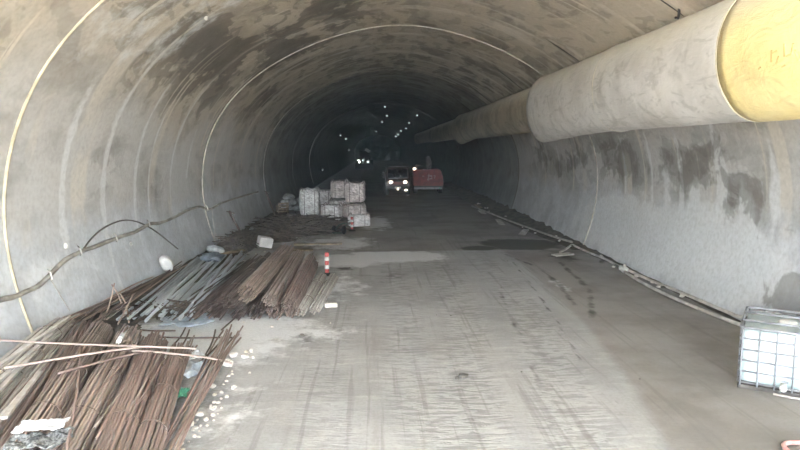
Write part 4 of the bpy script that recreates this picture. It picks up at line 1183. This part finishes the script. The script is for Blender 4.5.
for sx in (-1, 1): obj('bed_side', box((0.80 * sx, 2.9, 1.22), (0.05, 2.4, 0.42), None, 0.01), 'truck_dark', tr)
obj('bed_side', box((0, 1.72, 1.22), (1.62, 0.05, 0.42), None, 0.01), 'truck_dark', tr)
# lamps of the truck throw their light ahead
for sx in (-1, 1):
    ld = bpy.data.lights.new('headlamp_beam', 'SPOT'); ld.energy = 3; ld.spot_size = math.radians(70); ld.spot_blend = 0.8; ld.color = (1, 0.85, 0.68); ld.shadow_soft_size = 0.08
    lo = bpy.data.objects.new('headlamp_beam', ld); C.objects.link(lo); lo.parent = tr; lo.location = (0.47 * sx, -0.14, 0.88); lo.rotation_euler = (math.radians(80), 0, math.pi)

# red machine on wheels to its right
p = fl(428, 193.5)
mc = thing('red_machine', 'boxy red site machine on wheels beside the small truck', 'machine', (p.x, p.y, -0.03), -0.04)
bm = bmesh.new()
prof = [(-1.0, 0.55), (-1.0, 1.52), (-0.93, 1.62), (0.72, 1.66), (0.86, 1.60), (1.02, 1.12), (1.05, 0.55)]
F_ = [bm.verts.new((x, 0, z)) for x, z in prof]; B_ = [bm.verts.new((x, 2.6, z)) for x, z in prof]
bm.faces.new(F_); bm.faces.new(B_)
for i in range(len(prof)): bm.faces.new((F_[i], F_[(i + 1) % len(prof)], B_[(i + 1) % len(prof)], B_[i]))
bmesh.ops.bevel(bm, geom=bm.edges[:], offset=0.03, segments=2, affect='EDGES')
obj('hood', bm, 'machine_red', mc)
M['emblem'] = plain('faded_emblem', srgb(170, 150, 142), srgb(140, 116, 108), 0.7, 9)
bm = bmesh.new()
for (x, z, sx, sz, r) in [(0.03, 1.14, 0.07, 0.46, 0.15), (0.13, 1.22, 0.30, 0.08, 0.1), (0.12, 1.02, 0.26, 0.07, -0.2), (0.0, 0.96, 0.16, 0.08, 0.5), (0.24, 1.15, 0.06, 0.30, -0.3), (0.44, 1.22, 0.14, 0.07, 0.3), (0.46, 1.14, 0.05, 0.2, 0.2), (-0.32, 1.2, 0.12, 0.07, 0.2)]:
    add_box(bm, (x, -0.008, z), (sx, 0.02, sz), Matrix.Rotation(r, 3, 'Y'))
o = obj('emblem', bm, 'emblem', mc); o['label'] = 'faded pale painted mark'
obj('chassis', box((0.0, 1.3, 0.46), (1.9, 2.8, 0.18), None, 0.02), 'steel_dark', mc)
obj('bumper', box((0.0, -0.12, 0.40), (1.9, 0.12, 0.14), None, 0.02), 'grey_metal', mc)
for sx in (-1, 1):
    for y in (0.45, 2.2): wheel(mc, 0.86 * sx, y, 0.36, 0.26)
obj('exhaust_pipe', tube([(0.08, 0.9, 1.6), (0.10, 0.9, 2.1), (0.02, 0.85, 2.5)], [0.16, 0.20, 0.12], 14), 'grey_metal', mc, True)
lm = obj('lamp', blob((0.10, 0.06, 0.08), 4, 2, 0.0, 1, 3), 'lamp_warm', mc, True); lm.location = (-0.93, -0.02, 1.70)
obj('rail', tube([(-0.9, 0.1, 1.62), (-0.9, 0.1, 1.92), (-0.3, 0.1, 1.95), (-0.3, 0.1, 1.62)], 0.025, 6), 'grey_metal', mc)
obj('rail', tube([(-0.75, 0.5, 1.62), (-0.72, 0.5, 2.0), (-0.45, 0.5, 1.9)], 0.03, 6), 'grey_metal', mc)
obj('reflector', box((0.78, -0.19, 0.40), (0.12, 0.02, 0.09), None, 0.005), 'green', mc)

# loader with work lamps far down the tunnel
y = 92.0
q = at(363, 166, y)
ld_ = thing('wheel_loader', 'dark loader with bright work lamps far down the tunnel', 'loader', (q.x, y, 0))
obj('cab', box((0.25, 1.2, 1.9), (1.5, 1.5, 1.7), None, 0.1), 'steel_dark', ld_)
obj('engine_hood', box((0.2, 2.6, 1.3), (1.7, 2.4, 1.0), None, 0.1), 'steel_dark', ld_)
obj('bucket', box((0.2, -1.0, 0.6), (2.6, 0.9, 0.9), None, 0.15), 'steel_dark', ld_)
obj('boom_arm', tube([(0.2, -0.6, 0.9), (0.2, 0.2, 1.7), (0.2, 1.0, 1.4)], 0.14, 8), 'steel_dark', ld_)
for sx in (-1, 1):
    for yy in (0.4, 2.8): wheel(ld_, 0.2 + 1.0 * sx, yy, 0.7, 0.5)
for (px, py, s) in [(358, 162, 0.26), (363, 160.3, 0.12), (368, 162, 0.17), (369.6, 168, 0.10)]:
    a = at(px, py, y + 0.38)
    o = obj('work_lamp', blob((s, 0.06, s), 3, 2, 0, 1, 3), 'lamp_cool' if s > 0.2 else 'lamp_dim', ld_, True); o.location = a - ld_.location
sp = bpy.data.lights.new('work_beam', 'SPOT'); sp.energy = 3; sp.spot_size = math.radians(120); sp.spot_blend = 0.9; sp.color = (0.88, 1.0, 0.95); sp.shadow_soft_size = 0.2
so = bpy.data.objects.new('work_beam', sp); C.objects.link(so); so.parent = ld_; so.location = at(358, 162, y) - ld_.location + Vector((0, -0.3, 0)); so.rotation_euler = (math.radians(92), 0, math.pi)
# pale board catching the light above the loader
a = at(367.5, 150.5, 88)
o = obj('sign_board', box((0, 0, 0), (0.7, 0.06, 0.4), Matrix.Rotation(0.5, 3, 'Y'), 0.02), 'white'); o.location = a
tag(o, 'pale board hanging in the dark above the far loader', 'board')
for sx in (-0.25, 0.25):
    obj('hanger_wire', tube([(sx, 0, 0.1), (sx, 0, 6.55 - a.z)], 0.012, 5), 'steel_dark', o)

# small lamps along the vault and walls
def vault_lamp(px, py, y, lab, e=0.0):
    d = ray(px, py); k = y / d.y
    p_ = wl(px, py, 0.10)
    t_ = thing('tunnel_lamp', lab, 'lamp', p_, 0, 'small lamps along the tunnel')
    s = max(0.05, 0.0011 * p_.y)
    obj('housing', blob((s * 1.3, s * 1.6, s), 3, 1, 0, 1, 4), 'grey_metal', t_).location = (0, 0.02 + s, s * 0.5)
    obj('lens', blob((s, s * 0.8, s * 0.8), 5, 1, 0, 1, 3), 'lamp_dim', t_, True)
    if e:
        l_ = bpy.data.lights.new('lamp_light', 'POINT'); l_.energy = e; l_.color = (0.85, 0.97, 1.0); l_.shadow_soft_size = 0.1
        lo_ = bpy.data.objects.new('lamp_light', l_); C.objects.link(lo_); lo_.parent = t_
        cdir = (Vector((0, p_.y, 3.0)) - p_).normalized(); lo_.location = cdir * 0.35
for i, (px, py) in enumerate([(417, 115.5), (409, 123), (406, 128.5), (401, 131), (398, 134.7), (395.8, 136.4)]):
    vault_lamp(px, py, 50, '%s small lamp in the right-hand row along the vault' % ('nearest', 'second', 'third', 'fourth', 'fifth', 'farthest')[i], 0.12 if i in (0, 2, 4) else 0)
for i, (px, py) in enumerate([(385, 107), (387, 116), (382, 122), (376, 131.5)]):
    vault_lamp(px, py, 50, '%s small lamp in the middle row along the vault crown' % ('nearest', 'second', 'third', 'farthest')[i], 0.25 if i in (0, 2) else 0)
for i, (px, py) in enumerate([(340.5, 135.5), (346, 139), (349, 150), (322.7, 170)]):
    vault_lamp(px, py, 50, ['small lamp upper left on the dark vault, nearer of two', 'small lamp upper left on the dark vault, farther of two', 'small lamp on left wall beside the far loader', 'low small lamp on the dark left wall above bulk bags'][i], 0.12 if i in (1,) else 0)

# ================================================================== DUST IN THE AIR
hz = bpy.data.materials.new('dust_haze'); hz.use_nodes = True
nt = hz.node_tree; nt.nodes.remove(nt.nodes['Principled BSDF'])
vsn = nt.nodes.new('ShaderNodeVolumeScatter'); vsn.inputs['Density'].default_value = 0.003; vsn.inputs['Color'].default_value = (0.86, 0.92, 0.92, 1); vsn.inputs['Anisotropy'].default_value = 0.2
nt.links.new(vsn.outputs[0], nt.nodes['Material Output'].inputs['Volume'])
M['haze'] = hz
o = obj('dust_haze', box((0, (MOUTH + 130) / 2, 3.2), (11.0, 130 - MOUTH, 6.0)), 'haze')
tag(o, 'thin grey dust haze filling the air of the tunnel', 'haze', kind='stuff')
